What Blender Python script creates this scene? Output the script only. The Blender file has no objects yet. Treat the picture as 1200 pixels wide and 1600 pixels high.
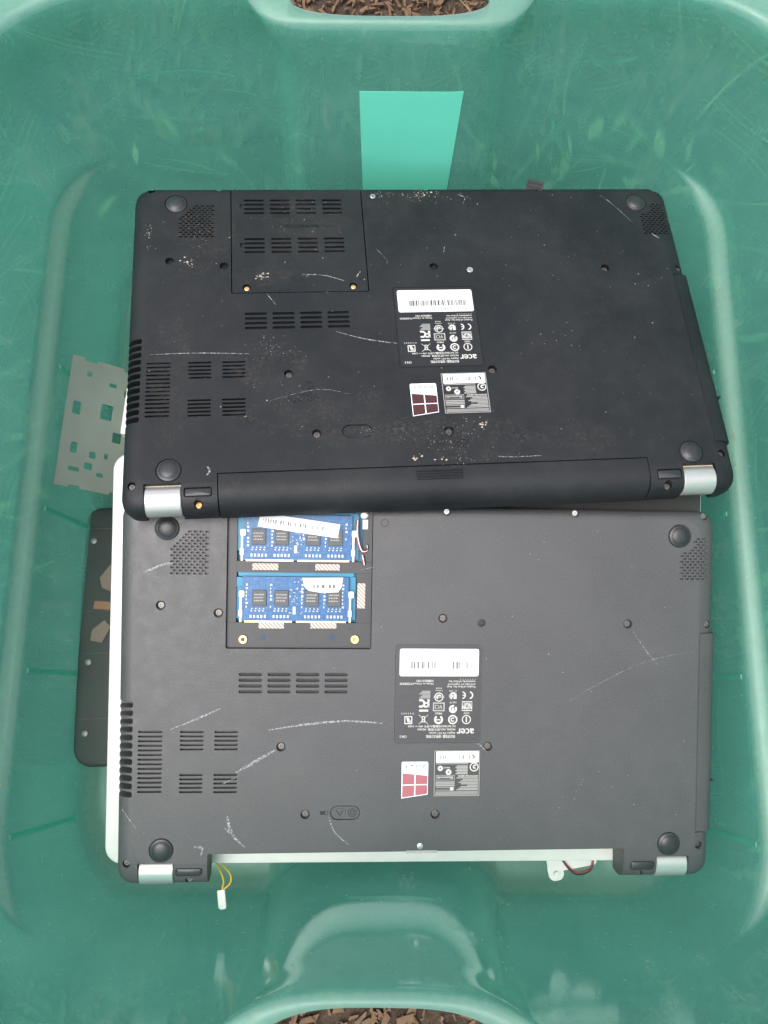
import bpy, bmesh, math, random
from mathutils import Matrix, Vector, noise
random.seed(7)
R = math.radians
scene = bpy.context.scene
col = scene.collection

# ------------------------------------------------------------------ camera
cam_d = bpy.data.cameras.new('camera')
cam = bpy.data.objects.new('camera', cam_d)
col.objects.link(cam)
cam_d.sensor_fit = 'VERTICAL'
cam_d.sensor_height = 36.0
cam_d.lens = 1250 / 1600 * 36.0
cam_d.clip_start = 0.01
cam_d.clip_end = 100
cam.location = (0, 0, 0.651)
cam.rotation_euler = (R(13), 0, 0)
scene.camera = cam

# ------------------------------------------------------------------ sky and sun (overcast)
SUN_EL, SUN_AZ = 74, 245            # azimuth clockwise from +Y: high, from behind the photographer
world = bpy.data.worlds.new('World')
scene.world = world
world.use_nodes = True
wn, wl = world.node_tree.nodes, world.node_tree.links
wn.clear()
sky = wn.new('ShaderNodeTexSky')
sky.sky_type = 'NISHITA'
sky.sun_disc = False
sky.sun_elevation = R(SUN_EL)
sky.sun_rotation = R(SUN_AZ)
sky.dust_density = 4.0
sky.ozone_density = 0.6
hs = wn.new('ShaderNodeHueSaturation')
hs.inputs['Saturation'].default_value = 0.45
bg = wn.new('ShaderNodeBackground')
bg.inputs['Strength'].default_value = 0.15
wo = wn.new('ShaderNodeOutputWorld')
wl.new(sky.outputs[0], hs.inputs['Color'])
wl.new(hs.outputs[0], bg.inputs['Color'])
wl.new(bg.outputs[0], wo.inputs['Surface'])
sun_d = bpy.data.lights.new('sun', 'SUN')
sun_d.energy = 1.0
sun_d.angle = R(40)
sun_d.color = (1, 0.97, 0.93)
sun = bpy.data.objects.new('sun', sun_d)
col.objects.link(sun)
az, el = R(SUN_AZ), R(SUN_EL)
sdir = Vector((math.sin(az) * math.cos(el), math.cos(az) * math.cos(el), math.sin(el)))
sun.rotation_euler = sdir.to_track_quat('Z', 'Y').to_euler()
scene.view_settings.view_transform = 'Standard'
scene.view_settings.look = 'None'
scene.view_settings.exposure = 1.08
scene.view_settings.gamma = 1
scene.view_settings.use_curve_mapping = False
scene.render.engine = 'CYCLES'
scene.cycles.max_bounces = 7
scene.cycles.transparent_max_bounces = 10
scene.cycles.transmission_bounces = 6
scene.cycles.diffuse_bounces = 4
scene.cycles.glossy_bounces = 3

# ------------------------------------------------------------------ materials
class N:
    def __init__(s, name):
        s.m = bpy.data.materials.new(name)
        s.m.use_nodes = True
        s.t = s.m.node_tree
        s.t.nodes.clear()
        s.out = s.t.nodes.new('ShaderNodeOutputMaterial')
    def n(s, typ, ins=None, **kw):
        x = s.t.nodes.new('ShaderNode' + typ)
        for k, v in kw.items():
            setattr(x, k, v)
        for k, v in (ins or {}).items():
            if isinstance(v, bpy.types.NodeSocket):
                s.t.links.new(v, x.inputs[k])
            else:
                x.inputs[k].default_value = v
        return x
    def coord(s, which='Object'):
        return s.n('TexCoord').outputs[which]
    def noise(s, sc, det=3, rough=0.55, co=None, dist=0.0):
        return s.n('TexNoise', {'Vector': co or s.coord(), 'Scale': sc, 'Detail': det, 'Roughness': rough, 'Distortion': dist}).outputs['Fac']
    def ramp(s, fac, stops):
        r = s.n('ValToRGB', {'Fac': fac})
        e = r.color_ramp.elements
        while len(e) > 1:
            e.remove(e[-1])
        e[0].position = stops[0][0]
        e[0].color = c4(stops[0][1])
        for p, c in stops[1:]:
            q = e.new(p)
            q.color = c4(c)
        return r.outputs['Color']
    def mix(s, f, a, b):
        x = s.n('Mix', data_type='RGBA')
        for k, v in ((0, f), (6, a), (7, b)):
            if isinstance(v, bpy.types.NodeSocket):
                s.t.links.new(v, x.inputs[k])
            else:
                x.inputs[k].default_value = v if k == 0 else c4(v)
        return x.outputs[2]
    def math(s, op, a, b=0.5):
        return s.n('Math', {0: a, 1: b}, operation=op).outputs[0]
    def end(s, shader):
        s.t.links.new(shader, s.out.inputs['Surface'])
        return s.m

def c4(c):
    if isinstance(c, (int, float)):
        return (c, c, c, 1)
    return tuple(c) if len(c) == 4 else (*c, 1)

def plain(name, c, rough=0.5, metal=0.0, spec=0.5, var=0.0, sc=300):
    k = N(name)
    ins = {'Roughness': rough, 'Metallic': metal, 'Specular IOR Level': spec}
    if var:
        f = k.noise(sc, 4)
        ins['Base Color'] = k.mix(f, tuple(x * (1 - var) for x in c), tuple(min(1, x * (1 + var)) for x in c))
    else:
        ins['Base Color'] = c4(c)
    return k.end(k.n('BsdfPrincipled', ins).outputs[0])

def thin_plant(name, c, lo=0.6, hi=1.35):
    k = N(name)
    col_ = k.mix(k.noise(60, 4), tuple(x * lo for x in c), tuple(min(1, x * hi) for x in c))
    d = k.n('BsdfDiffuse', {'Color': col_})
    t = k.n('BsdfTranslucent', {'Color': col_})
    return k.end(k.n('MixShader', {0: 0.55, 1: d.outputs[0], 2: t.outputs[0]}).outputs[0])

def case_mat(name, base, dust, dustcol, rough, spec):
    gcol = tuple(x * 1.6 for x in base)
    k = N(name)
    co = k.coord()
    big = k.noise(14, 5, 0.6, co, 0.4)
    mid = k.noise(90, 5, 0.65, co)
    fine = k.noise(900, 2, 0.6, co)
    grain = k.noise(1500, 2, 0.5, co)
    fd = k.ramp(big, [(0.38, 0), (0.72, 1)])
    c = k.mix(k.math('MULTIPLY', fd, dust), base, dustcol)
    fm = k.ramp(mid, [(0.5, 0), (0.75, 0.6)])
    c = k.mix(k.math('MULTIPLY', fm, dust * 0.8), c, dustcol)
    fs = k.ramp(fine, [(0.66, 0), (0.73, 0.5)])
    c = k.mix(k.math('MULTIPLY', fs, 0.10 + dust * 0.9), c, (0.4, 0.37, 0.33))
    c = k.mix(k.ramp(grain, [(0.45, 0.0), (0.68, 1.0)]), c, gcol)
    bev = k.n('Bevel', {'Radius': 0.0005}, samples=2)
    bm_ = k.n('Bump', {'Strength': 0.32, 'Distance': 0.0003, 'Height': grain, 'Normal': bev.outputs[0]})
    rg = k.n('MapRange', {0: mid, 1: 0.3, 2: 0.7, 3: rough - 0.05, 4: rough + 0.12})
    return k.end(k.n('BsdfPrincipled', {'Base Color': c, 'Roughness': rg.outputs[0], 'Specular IOR Level': spec,
                                        'Normal': bm_.outputs[0]}).outputs[0])

def tub_mat():
    k = N('green_translucent_plastic')
    co = k.coord()
    fine = k.noise(260, 1, 0.6, co)
    sx = k.n('Mapping', {'Vector': co, 'Scale': (60, 60, 9)})
    streak = k.n('TexNoise', {'Vector': sx.outputs[0], 'Scale': 1.0, 'Detail': 3, 'Roughness': 0.6, 'Distortion': 0.8}).outputs['Fac']
    cloud = k.noise(16, 3, 0.65, co, 0.6)
    body = k.mix(cloud, TUB_A, TUB_B)
    dirt = k.ramp(k.math('MULTIPLY', k.ramp(streak, [(0.48, 0), (0.68, 1)]), k.ramp(cloud, [(0.40, 0), (0.65, 1)])), [(0, 0), (1, 0.5)])
    speck = k.ramp(fine, [(0.71, 0), (0.78, 0.5)])
    up = k.n('SeparateXYZ', {0: k.n('NewGeometry').outputs['Normal']}).outputs[2]
    film = k.math('MULTIPLY', k.ramp(up, [(0.3, 0), (0.75, 0.6)]), k.ramp(fine, [(0.3, 0.72), (0.6, 1)]))
    dirty = k.math('MAXIMUM', k.math('MAXIMUM', k.math('MAXIMUM', dirt, speck), film), 0.07)
    body = k.mix(dirty, body, (0.46, 0.50, 0.42))
    bump = k.n('Bump', {'Strength': 0.08, 'Distance': 0.0008, 'Height': cloud})
    dif = k.n('BsdfDiffuse', {'Color': body})
    trl = k.n('BsdfTranslucent', {'Color': body})
    m1 = k.n('MixShader', {0: 0.58, 1: dif.outputs[0], 2: trl.outputs[0]})
    tr = k.n('BsdfTransparent', {'Color': c4(TUB_T)})
    rf = k.n('BsdfRefraction', {'Color': c4(TUB_T), 'Roughness': 0.16, 'IOR': 1.02})
    mt = k.n('MixShader', {0: TUB_BLUR, 1: tr.outputs[0], 2: rf.outputs[0]})
    fac = k.n('MapRange', {0: dirty, 1: 0.0, 2: 1.0, 3: TUB_MIX, 4: TUB_MIX - 0.3})
    m2 = k.n('MixShader', {0: fac.outputs[0], 1: m1.outputs[0], 2: mt.outputs[0]})
    ior = k.n('MapRange', {0: k.n('NewGeometry').outputs['Backfacing'], 1: 0.0, 2: 1.0, 3: 1.5, 4: 1 / 1.5})
    fr = k.n('Fresnel', {'IOR': ior.outputs[0], 'Normal': bump.outputs[0]})
    rgh0 = k.n('MapRange', {0: cloud, 1: 0.35, 2: 0.7, 3: 0.035, 4: 0.11})
    rgh = k.n('Math', {0: rgh0.outputs[0], 1: k.math('MULTIPLY', dirty, 0.55)}, operation='ADD')
    frd = k.math('MULTIPLY', fr.outputs[0], k.math('SUBTRACT', 1.0, k.math('MULTIPLY', dirty, 0.6)))
    gl = k.n('BsdfGlossy', {'Roughness': rgh.outputs[0], 'Normal': bump.outputs[0], 'Color': (0.9, 0.95, 0.93, 1)})
    m3 = k.n('MixShader', {0: frd, 1: m2.outputs[0], 2: gl.outputs[0]})
    return k.end(m3.outputs[0])

TUB_BLUR = 0.5
TUB_A, TUB_B = (0.24, 0.68, 0.58), (0.35, 0.80, 0.69)
TUB_T = (0.55, 0.92, 0.83)
TUB_MIX = 0.69
M = {}
M['tub'] = tub_mat()
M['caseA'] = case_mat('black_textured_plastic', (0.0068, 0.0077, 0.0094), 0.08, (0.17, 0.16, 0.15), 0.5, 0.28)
M['caseB'] = case_mat('paler_dusty_black_plastic', (0.045, 0.0438, 0.0458), 0.14, (0.15, 0.145, 0.14), 0.44, 0.5)  # even base colour much paler than the upper case, with dust noise
M['deepblue'] = plain('deep_blue_gap', (0.003, 0.035, 0.07), 0.5)
M['rubber'] = plain('black_rubber', (0.022, 0.022, 0.024), 0.42, var=0.3)
M['dark'] = plain('dark_recess_plastic', (0.012, 0.012, 0.013), 0.7)
M['silver'] = plain('brushed_silver_plastic', (0.54, 0.525, 0.50), 0.34, 0.7, var=0.06, sc=500)
M['screw'] = plain('dull_steel', (0.16, 0.15, 0.14), 0.45, 0.8, var=0.5, sc=900)
M['steel'] = plain('bright_steel', (0.5, 0.49, 0.46), 0.4, 0.8, var=0.3, sc=900)
M['brass'] = plain('brass', (0.78, 0.52, 0.24), 0.32, 0.9, var=0.2)
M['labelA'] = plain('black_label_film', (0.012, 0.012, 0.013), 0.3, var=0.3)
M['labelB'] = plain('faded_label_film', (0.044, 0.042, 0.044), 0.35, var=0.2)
M['print'] = plain('pale_print', (0.48, 0.465, 0.435), 0.5, var=0.15, sc=700)
M['greyprint'] = plain('grey_print', (0.30, 0.29, 0.27), 0.5, var=0.2, sc=900)
M['paper'] = plain('white_sticker', (0.66, 0.645, 0.63), 0.45, var=0.05)
M['ink'] = plain('grey_black_ink', (0.03, 0.028, 0.028), 0.6, var=0.4, sc=700)
M['inkpale'] = plain('faded_ink', (0.12, 0.115, 0.115), 0.6, var=0.3, sc=700)
M['winA'] = plain('shaded_maroon_film', (0.055, 0.014, 0.014), 0.3, var=0.3)  # same red film on both laptops, here with shade put into the colour
M['winB'] = plain('glare_rose_film', (0.33, 0.095, 0.12), 0.35, var=0.12)  # the same film again, glare washed into the colour
M['wintop'] = plain('pale_grey_film', (0.70, 0.76, 0.76), 0.4, var=0.1)
M['white'] = plain('white_plastic', (0.56, 0.54, 0.51), 0.35, var=0.10, sc=90)
M['plate'] = plain('reflected_plate_grey', (0.19, 0.21, 0.18), 0.45, 0.0, var=0.12, sc=80)  # dull greenish tone imitates the hazy reflection of a plate
def pcb_mat():
    k = N('blue_circuit_board')
    co = k.coord()
    br = k.n('TexBrick', {'Vector': co, 'Color1': (0.007, 0.085, 0.23, 1), 'Color2': (0.009, 0.12, 0.29, 1), 'Mortar': (0.004, 0.035, 0.14, 1), 'Scale': 380.0, 'Mortar Size': 0.06, 'Brick Width': 1.3, 'Row Height': 0.32})
    c = k.mix(k.ramp(k.noise(500, 3, 0.6, co), [(0.45, 0), (0.7, 0.6)]), br.outputs[0], (0.015, 0.17, 0.36))
    return k.end(k.n('BsdfPrincipled', {'Base Color': c, 'Roughness': 0.35}).outputs[0])
M['pcb'] = pcb_mat()
M['pcb2'] = plain('cyan_blue_circuit_board', (0.006, 0.18, 0.31), 0.4, var=0.2, sc=200)
M['chip'] = plain('grey_chip', (0.065, 0.068, 0.072), 0.5, var=0.3, sc=500)
M['solder'] = plain('solder_bits', (0.40, 0.40, 0.38), 0.4, 0.3, var=0.4, sc=1500)
M['gold'] = plain('gold_contacts', (0.62, 0.42, 0.28), 0.35, 0.7)
M['frame'] = plain('grey_inner_tray', (0.032, 0.032, 0.034), 0.45, var=0.25, sc=120)
M['yellow'] = plain('yellow_wire', (0.62, 0.36, 0.03), 0.4)
M['red'] = plain('red_wire', (0.26, 0.025, 0.025), 0.4)
M['blackwire'] = plain('black_wire', (0.012, 0.012, 0.012), 0.4)
M['whitewire'] = plain('white_wire', (0.7, 0.68, 0.68), 0.4)
M['olive'] = plain('orange_ribbon', (0.20, 0.08, 0.03), 0.5)
M['tan'] = plain('tan_paper', (0.17, 0.12, 0.09), 0.7, var=0.2)
M['dust'] = plain('dried_mud', (0.36, 0.30, 0.23), 0.9, var=0.4, sc=500)
M['speck'] = plain('pale_dust_specks', (0.22, 0.20, 0.17), 0.9, var=0.4, sc=900)
M['straw'] = thin_plant('dry_straw', (0.50, 0.40, 0.22))
M['leaf'] = thin_plant('dry_leaf', (0.50, 0.40, 0.22))
M['barkchip'] = plain('bark_chip', (0.13, 0.075, 0.042), 0.9, var=0.6, sc=200)
M['deck'] = plain('dark_brown_plastic', (0.020, 0.016, 0.014), 0.5, var=0.3, sc=80)

def scratch_mat():
    k = N('scratch_scuff')
    co = k.coord()
    f = k.ramp(k.noise(700, 4, 0.7, co), [(0.40, 0), (0.62, 1)])
    d = k.n('BsdfDiffuse', {'Color': (0.42, 0.42, 0.44, 1)})
    t = k.n('BsdfTransparent')
    m = k.n('MixShader', {0: k.math('MULTIPLY', f, 0.85), 1: t.outputs[0], 2: d.outputs[0]})
    return k.end(m.outputs[0])
M['scratch'] = scratch_mat()

def damp_mat():
    k = N('dried_damp_stain')
    co = k.coord()
    f = k.ramp(k.noise(260, 4, 0.7, co), [(0.42, 0), (0.6, 1)])
    d = k.n('BsdfPrincipled', {'Base Color': (0.012, 0.012, 0.013, 1), 'Roughness': 0.35})
    t = k.n('BsdfTransparent')
    m = k.n('MixShader', {0: k.math('MULTIPLY', f, 0.75), 1: t.outputs[0], 2: d.outputs[0]})
    return k.end(m.outputs[0])
M['damp'] = damp_mat()

def smear_mat():
    k = N('dusty_smear')
    co = k.coord()
    f = k.ramp(k.noise(420, 5, 0.75, co), [(0.47, 0), (0.75, 1)])
    g = k.ramp(k.noise(70, 3, 0.6, co), [(0.38, 0), (0.62, 1)])
    d = k.n('BsdfDiffuse', {'Color': (0.17, 0.14, 0.11, 1)})
    t = k.n('BsdfTransparent')
    m = k.n('MixShader', {0: k.math('MULTIPLY', k.math('MULTIPLY', f, g), 0.28), 1: t.outputs[0], 2: d.outputs[0]})
    return k.end(m.outputs[0])
M['smear'] = smear_mat()

def hatch_mat():
    k = N('hatched_pad')
    w = k.n('TexWave', {'Vector': k.coord(), 'Scale': 260.0}, bands_direction='DIAGONAL')
    c = k.mix(k.ramp(w.outputs['Fac'], [(0.45, 0), (0.55, 1)]), (0.28, 0.22, 0.19), (0.55, 0.46, 0.41))
    return k.end(k.n('BsdfPrincipled', {'Base Color': c, 'Roughness': 0.5}).outputs[0])
M['hatch'] = hatch_mat()

M['mintlabel'] = plain('mint_green_label', (0.15, 0.70, 0.50), 0.5, var=0.05, sc=30)

def soil_mat():
    k = N('dark_soil')
    co = k.coord()
    a = k.noise(25, 6, 0.7, co)
    b = k.noise(160, 5, 0.7, co)
    c = k.mix(k.ramp(a, [(0.35, 0), (0.7, 1)]), (0.045, 0.028, 0.018), (0.13, 0.085, 0.055))
    c = k.mix(k.ramp(b, [(0.55, 0), (0.75, 0.6)]), c, (0.22, 0.15, 0.10))
    bp = k.n('Bump', {'Strength': 1.0, 'Distance': 0.01, 'Height': b})
    return k.end(k.n('BsdfPrincipled', {'Base Color': c, 'Roughness': 0.95, 'Normal': bp.outputs[0]}).outputs[0])
M['soil'] = soil_mat()

# ------------------------------------------------------------------ helpers
def link(name, me, mat, parent=None, kind=None):
    o = bpy.data.objects.new(name, me)
    if mat is not None and not me.materials:
        me.materials.append(M[mat] if isinstance(mat, str) else mat)
    col.objects.link(o)
    if parent:
        o.parent = parent
    if kind:
        o['kind'] = kind
    return o

def tag(o, label, cat, group=None):
    o['label'] = label
    o['category'] = cat
    if group:
        o['group'] = group
    return o

def empty(name, mat=None):
    e = bpy.data.objects.new(name, None)
    e.empty_display_size = 0.02
    col.objects.link(e)
    if mat is not None:
        e.matrix_world = mat
    return e

def smooth(me, ang=28):
    for p in me.polygons:
        p.use_smooth = True
    bm = bmesh.new()
    bm.from_mesh(me)
    bm.normal_update()
    for e in bm.edges:
        if len(e.link_faces) == 2:
            a, b = e.link_faces
            d = max(-1, min(1, a.normal.dot(b.normal)))
            za, zb = a.normal.z > 0.9999, b.normal.z > 0.9999
            e.smooth = not (math.acos(d) > R(ang) or (za != zb and ang < 40))
    bm.to_mesh(me)
    bm.free()

S = 0.001
class B:
    """collects shapes (millimetres) into one mesh"""
    def __init__(s):
        s.bm = bmesh.new()
    def box(s, u0, u1, v0, v1, w0, w1):
        vs = [s.bm.verts.new((u * S, v * S, w * S)) for w in (w0, w1) for (u, v) in ((u0, v0), (u1, v0), (u1, v1), (u0, v1))]
        for f in ((3, 2, 1, 0), (4, 5, 6, 7), (0, 1, 5, 4), (1, 2, 6, 5), (2, 3, 7, 6), (3, 0, 4, 7)):
            s.bm.faces.new([vs[i] for i in f])
        return s
    def prism(s, pts, w0, w1):
        a = [s.bm.verts.new((p[0] * S, p[1] * S, w0 * S)) for p in pts]
        b = [s.bm.verts.new((p[0] * S, p[1] * S, w1 * S)) for p in pts]
        n = len(pts)
        s.bm.faces.new(a[::-1])
        s.bm.faces.new(b)
        for i in range(n):
            s.bm.faces.new((a[i], a[(i + 1) % n], b[(i + 1) % n], b[i]))
        return s
    def rbox(s, u0, u1, v0, v1, w0, w1, r, seg=4):
        return s.prism(rrect(u0, u1, v0, v1, r, seg), w0, w1)
    def cyl(s, u, v, r, w0, w1, seg=16, r1=None):
        r1 = r if r1 is None else r1
        a = [s.bm.verts.new(((u + r * math.cos(t)) * S, (v + r * math.sin(t)) * S, w0 * S)) for t in [2 * math.pi * i / seg for i in range(seg)]]
        b = [s.bm.verts.new(((u + r1 * math.cos(t)) * S, (v + r1 * math.sin(t)) * S, w1 * S)) for t in [2 * math.pi * i / seg for i in range(seg)]]
        s.bm.faces.new(a[::-1])
        s.bm.faces.new(b)
        for i in range(seg):
            s.bm.faces.new((a[i], a[(i + 1) % seg], b[(i + 1) % seg], b[i]))
        return s
    def lathe(s, u, v, prof, seg=24):
        rings = []
        for r, w in prof:
            if r < 1e-6:
                rings.append([s.bm.verts.new((u * S, v * S, w * S))])
            else:
                rings.append([s.bm.verts.new(((u + r * math.cos(2 * math.pi * i / seg)) * S, (v + r * math.sin(2 * math.pi * i / seg)) * S, w * S)) for i in range(seg)])
        for a, b in zip(rings, rings[1:]):
            for i in range(seg):
                j = (i + 1) % seg
                if len(a) == 1:
                    s.bm.faces.new((a[0], b[j], b[i]))
                elif len(b) == 1:
                    s.bm.faces.new((a[i], a[j], b[0]))
                else:
                    s.bm.faces.new((a[i], a[j], b[j], b[i]))
        return s
    def quad(s, pts, w):
        s.bm.faces.new([s.bm.verts.new((p[0] * S, p[1] * S, w * S)) for p in pts])
        return s
    def ring(s, u, v, r0, r1, w, seg=24, a0=0.0, a1=360.0):
        n = seg
        pr = None
        for i in range(n + 1):
            t = R(a0 + (a1 - a0) * i / n)
            q = [s.bm.verts.new(((u + r * math.cos(t)) * S, (v + r * math.sin(t)) * S, w * S)) for r in (r0, r1)]
            if pr:
                s.bm.faces.new((pr[0], pr[1], q[1], q[0]))
            pr = q
        return s
    def loft(s, rings, cap0=True, cap1=True):
        rr = [[s.bm.verts.new((p[0] * S, p[1] * S, p[2] * S)) for p in r] for r in rings]
        n = len(rr[0])
        for a, b in zip(rr, rr[1:]):
            for i in range(n):
                s.bm.faces.new((a[i], a[(i + 1) % n], b[(i + 1) % n], b[i]))
        if cap0:
            s.bm.faces.new(rr[0][::-1])
        if cap1:
            s.bm.faces.new(rr[-1])
        return s
    def tube(s, pts, r, seg=8):
        pts = [Vector(p) for p in pts]
        rings = []
        for i, p in enumerate(pts):
            t = (pts[min(i + 1, len(pts) - 1)] - pts[max(i - 1, 0)]).normalized()
            x = t.cross(Vector((0.3, 0.2, 1))).normalized()
            y = t.cross(x).normalized()
            rings.append([p + (x * math.cos(2 * math.pi * k / seg) + y * math.sin(2 * math.pi * k / seg)) * r for k in range(seg)])
        return s.loft(rings)
    def build(s, name, mat, parent=None, sm=None, kind=None, fix=True):
        me = bpy.data.meshes.new(name)
        if fix:
            bmesh.ops.recalc_face_normals(s.bm, faces=s.bm.faces)
        s.bm.to_mesh(me)
        s.bm.free()
        if sm:
            smooth(me, sm)
        return link(name, me, mat, parent, kind)

def rrect(u0, u1, v0, v1, r, seg=4):
    pts = []
    for cu, cv, a in ((u1 - r, v1 - r, 0), (u0 + r, v1 - r, 90), (u0 + r, v0 + r, 180), (u1 - r, v0 + r, 270)):
        for i in range(seg + 1):
            t = R(a + 90 * i / seg)
            pts.append((cu + r * math.cos(t), cv + r * math.sin(t)))
    return pts

def spline(pts, n=8):
    pts = [Vector(p) for p in pts]
    out = []
    P = [pts[0]] + pts + [pts[-1]]
    for i in range(1, len(P) - 2):
        p0, p1, p2, p3 = P[i - 1:i + 3]
        for k in range(n):
            t = k / n
            out.append(0.5 * ((2 * p1) + (p2 - p0) * t + (2 * p0 - 5 * p1 + 4 * p2 - p3) * t * t + (3 * p1 - p0 - 3 * p2 + p3) * t ** 3))
    out.append(pts[-1])
    return out

def boolean(o, cut):
    """subtracts a closed cutter collected in a B from object o"""
    bmesh.ops.recalc_face_normals(cut.bm, faces=cut.bm.faces)
    me = bpy.data.meshes.new('cutter')
    cut.bm.to_mesh(me)
    cut.bm.free()
    c = bpy.data.objects.new('cutter', me)
    col.objects.link(c)
    md = o.modifiers.new('b', 'BOOLEAN')
    md.object = c
    md.operation = 'DIFFERENCE'
    md.solver = 'EXACT'
    c.parent = o.parent
    bpy.context.view_layer.update()
    dg = bpy.context.evaluated_depsgraph_get()
    nm = bpy.data.meshes.new_from_object(o.evaluated_get(dg))
    o.modifiers.clear()
    old = o.data
    o.data = nm
    nm.name = old.name + '_cut'
    bpy.data.objects.remove(c)

_tc = {}
def glyphs(text):
    if text not in _tc:
        cu = bpy.data.curves.new('t', 'FONT')
        cu.body = text
        cu.resolution_u = 2
        t = bpy.data.objects.new('t', cu)
        col.objects.link(t)
        bpy.context.view_layer.update()
        me = bpy.data.meshes.new_from_object(t.evaluated_get(bpy.context.evaluated_depsgraph_get()))
        vs = [v.co.copy() for v in me.vertices]
        fs = [tuple(p.vertices) for p in me.polygons]
        bpy.data.objects.remove(t)
        bpy.data.meshes.remove(me)
        _tc[text] = (vs, fs)
    return _tc[text]

def write(b, text, u0, v0, p0, p1, q0, q1, w, bold=0.0):
    """text fitted in the box p (right) x q (down) measured from the corner (u0, v0) of a label read upside down"""
    vs, fs = glyphs(text)
    if not vs:
        return
    x0, x1 = min(v.x for v in vs), max(v.x for v in vs)
    y0, y1 = min(v.y for v in vs), max(v.y for v in vs)
    offs = [0.0] if not bold else [-bold, bold]
    for o_ in offs:
        nv = []
        for v in vs:
            p = p0 + (v.x - x0) / (x1 - x0) * (p1 - p0) + o_
            q = q1 - (v.y - y0) / (y1 - y0) * (q1 - q0)
            nv.append(b.bm.verts.new(((u0 - p) * S, (v0 + q) * S, (w + (0.004 if o_ > 0 else 0)) * S)))
        for f in fs:
            try:
                b.bm.faces.new([nv[i] for i in f])
            except ValueError:
                pass

# ------------------------------------------------------------------ the ground
def ground():
    bm = bmesh.new()
    xs = sorted(set([-6, -3, -1.6] + [-1 + i * 0.02 for i in range(101)] + [1.6, 3, 6]))
    ys = sorted(set([-6, -3, -1.6] + [-0.8 + i * 0.02 for i in range(101)] + [1.7, 3, 6]))
    g = []
    for y in ys:
        row = []
        for x in xs:
            z = 0.0
            out = max(abs(x) - 0.27, abs(y - 0.127) - 0.30)
            if out > 0 and out < 1.5:
                k = min(1, out / 0.05)
                z = k * (0.010 * noise.noise((x * 14, y * 14, 3)) + 0.012 * noise.noise((x * 4, y * 4, 1)) + 0.004)
            row.append(bm.verts.new((x, y, z - 0.001)))
        g.append(row)
    for j in range(len(ys) - 1):
        for i in range(len(xs) - 1):
            bm.faces.new((g[j][i], g[j][i + 1], g[j + 1][i + 1], g[j + 1][i]))
    me = bpy.data.meshes.new('ground')
    bm.to_mesh(me)
    bm.free()
    for p in me.polygons:
        p.use_smooth = True
    o = link('ground', me, 'soil', None, 'structure')
    o['label'] = 'dark brown soil under and around the green tub'
ground()

def outside():
    while True:
        x, y = random.uniform(-0.75, 0.75), random.uniform(-0.5, 1.0)
        if abs(x) > 0.30 or y > 0.47 or y < -0.215:
            return x, y

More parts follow.
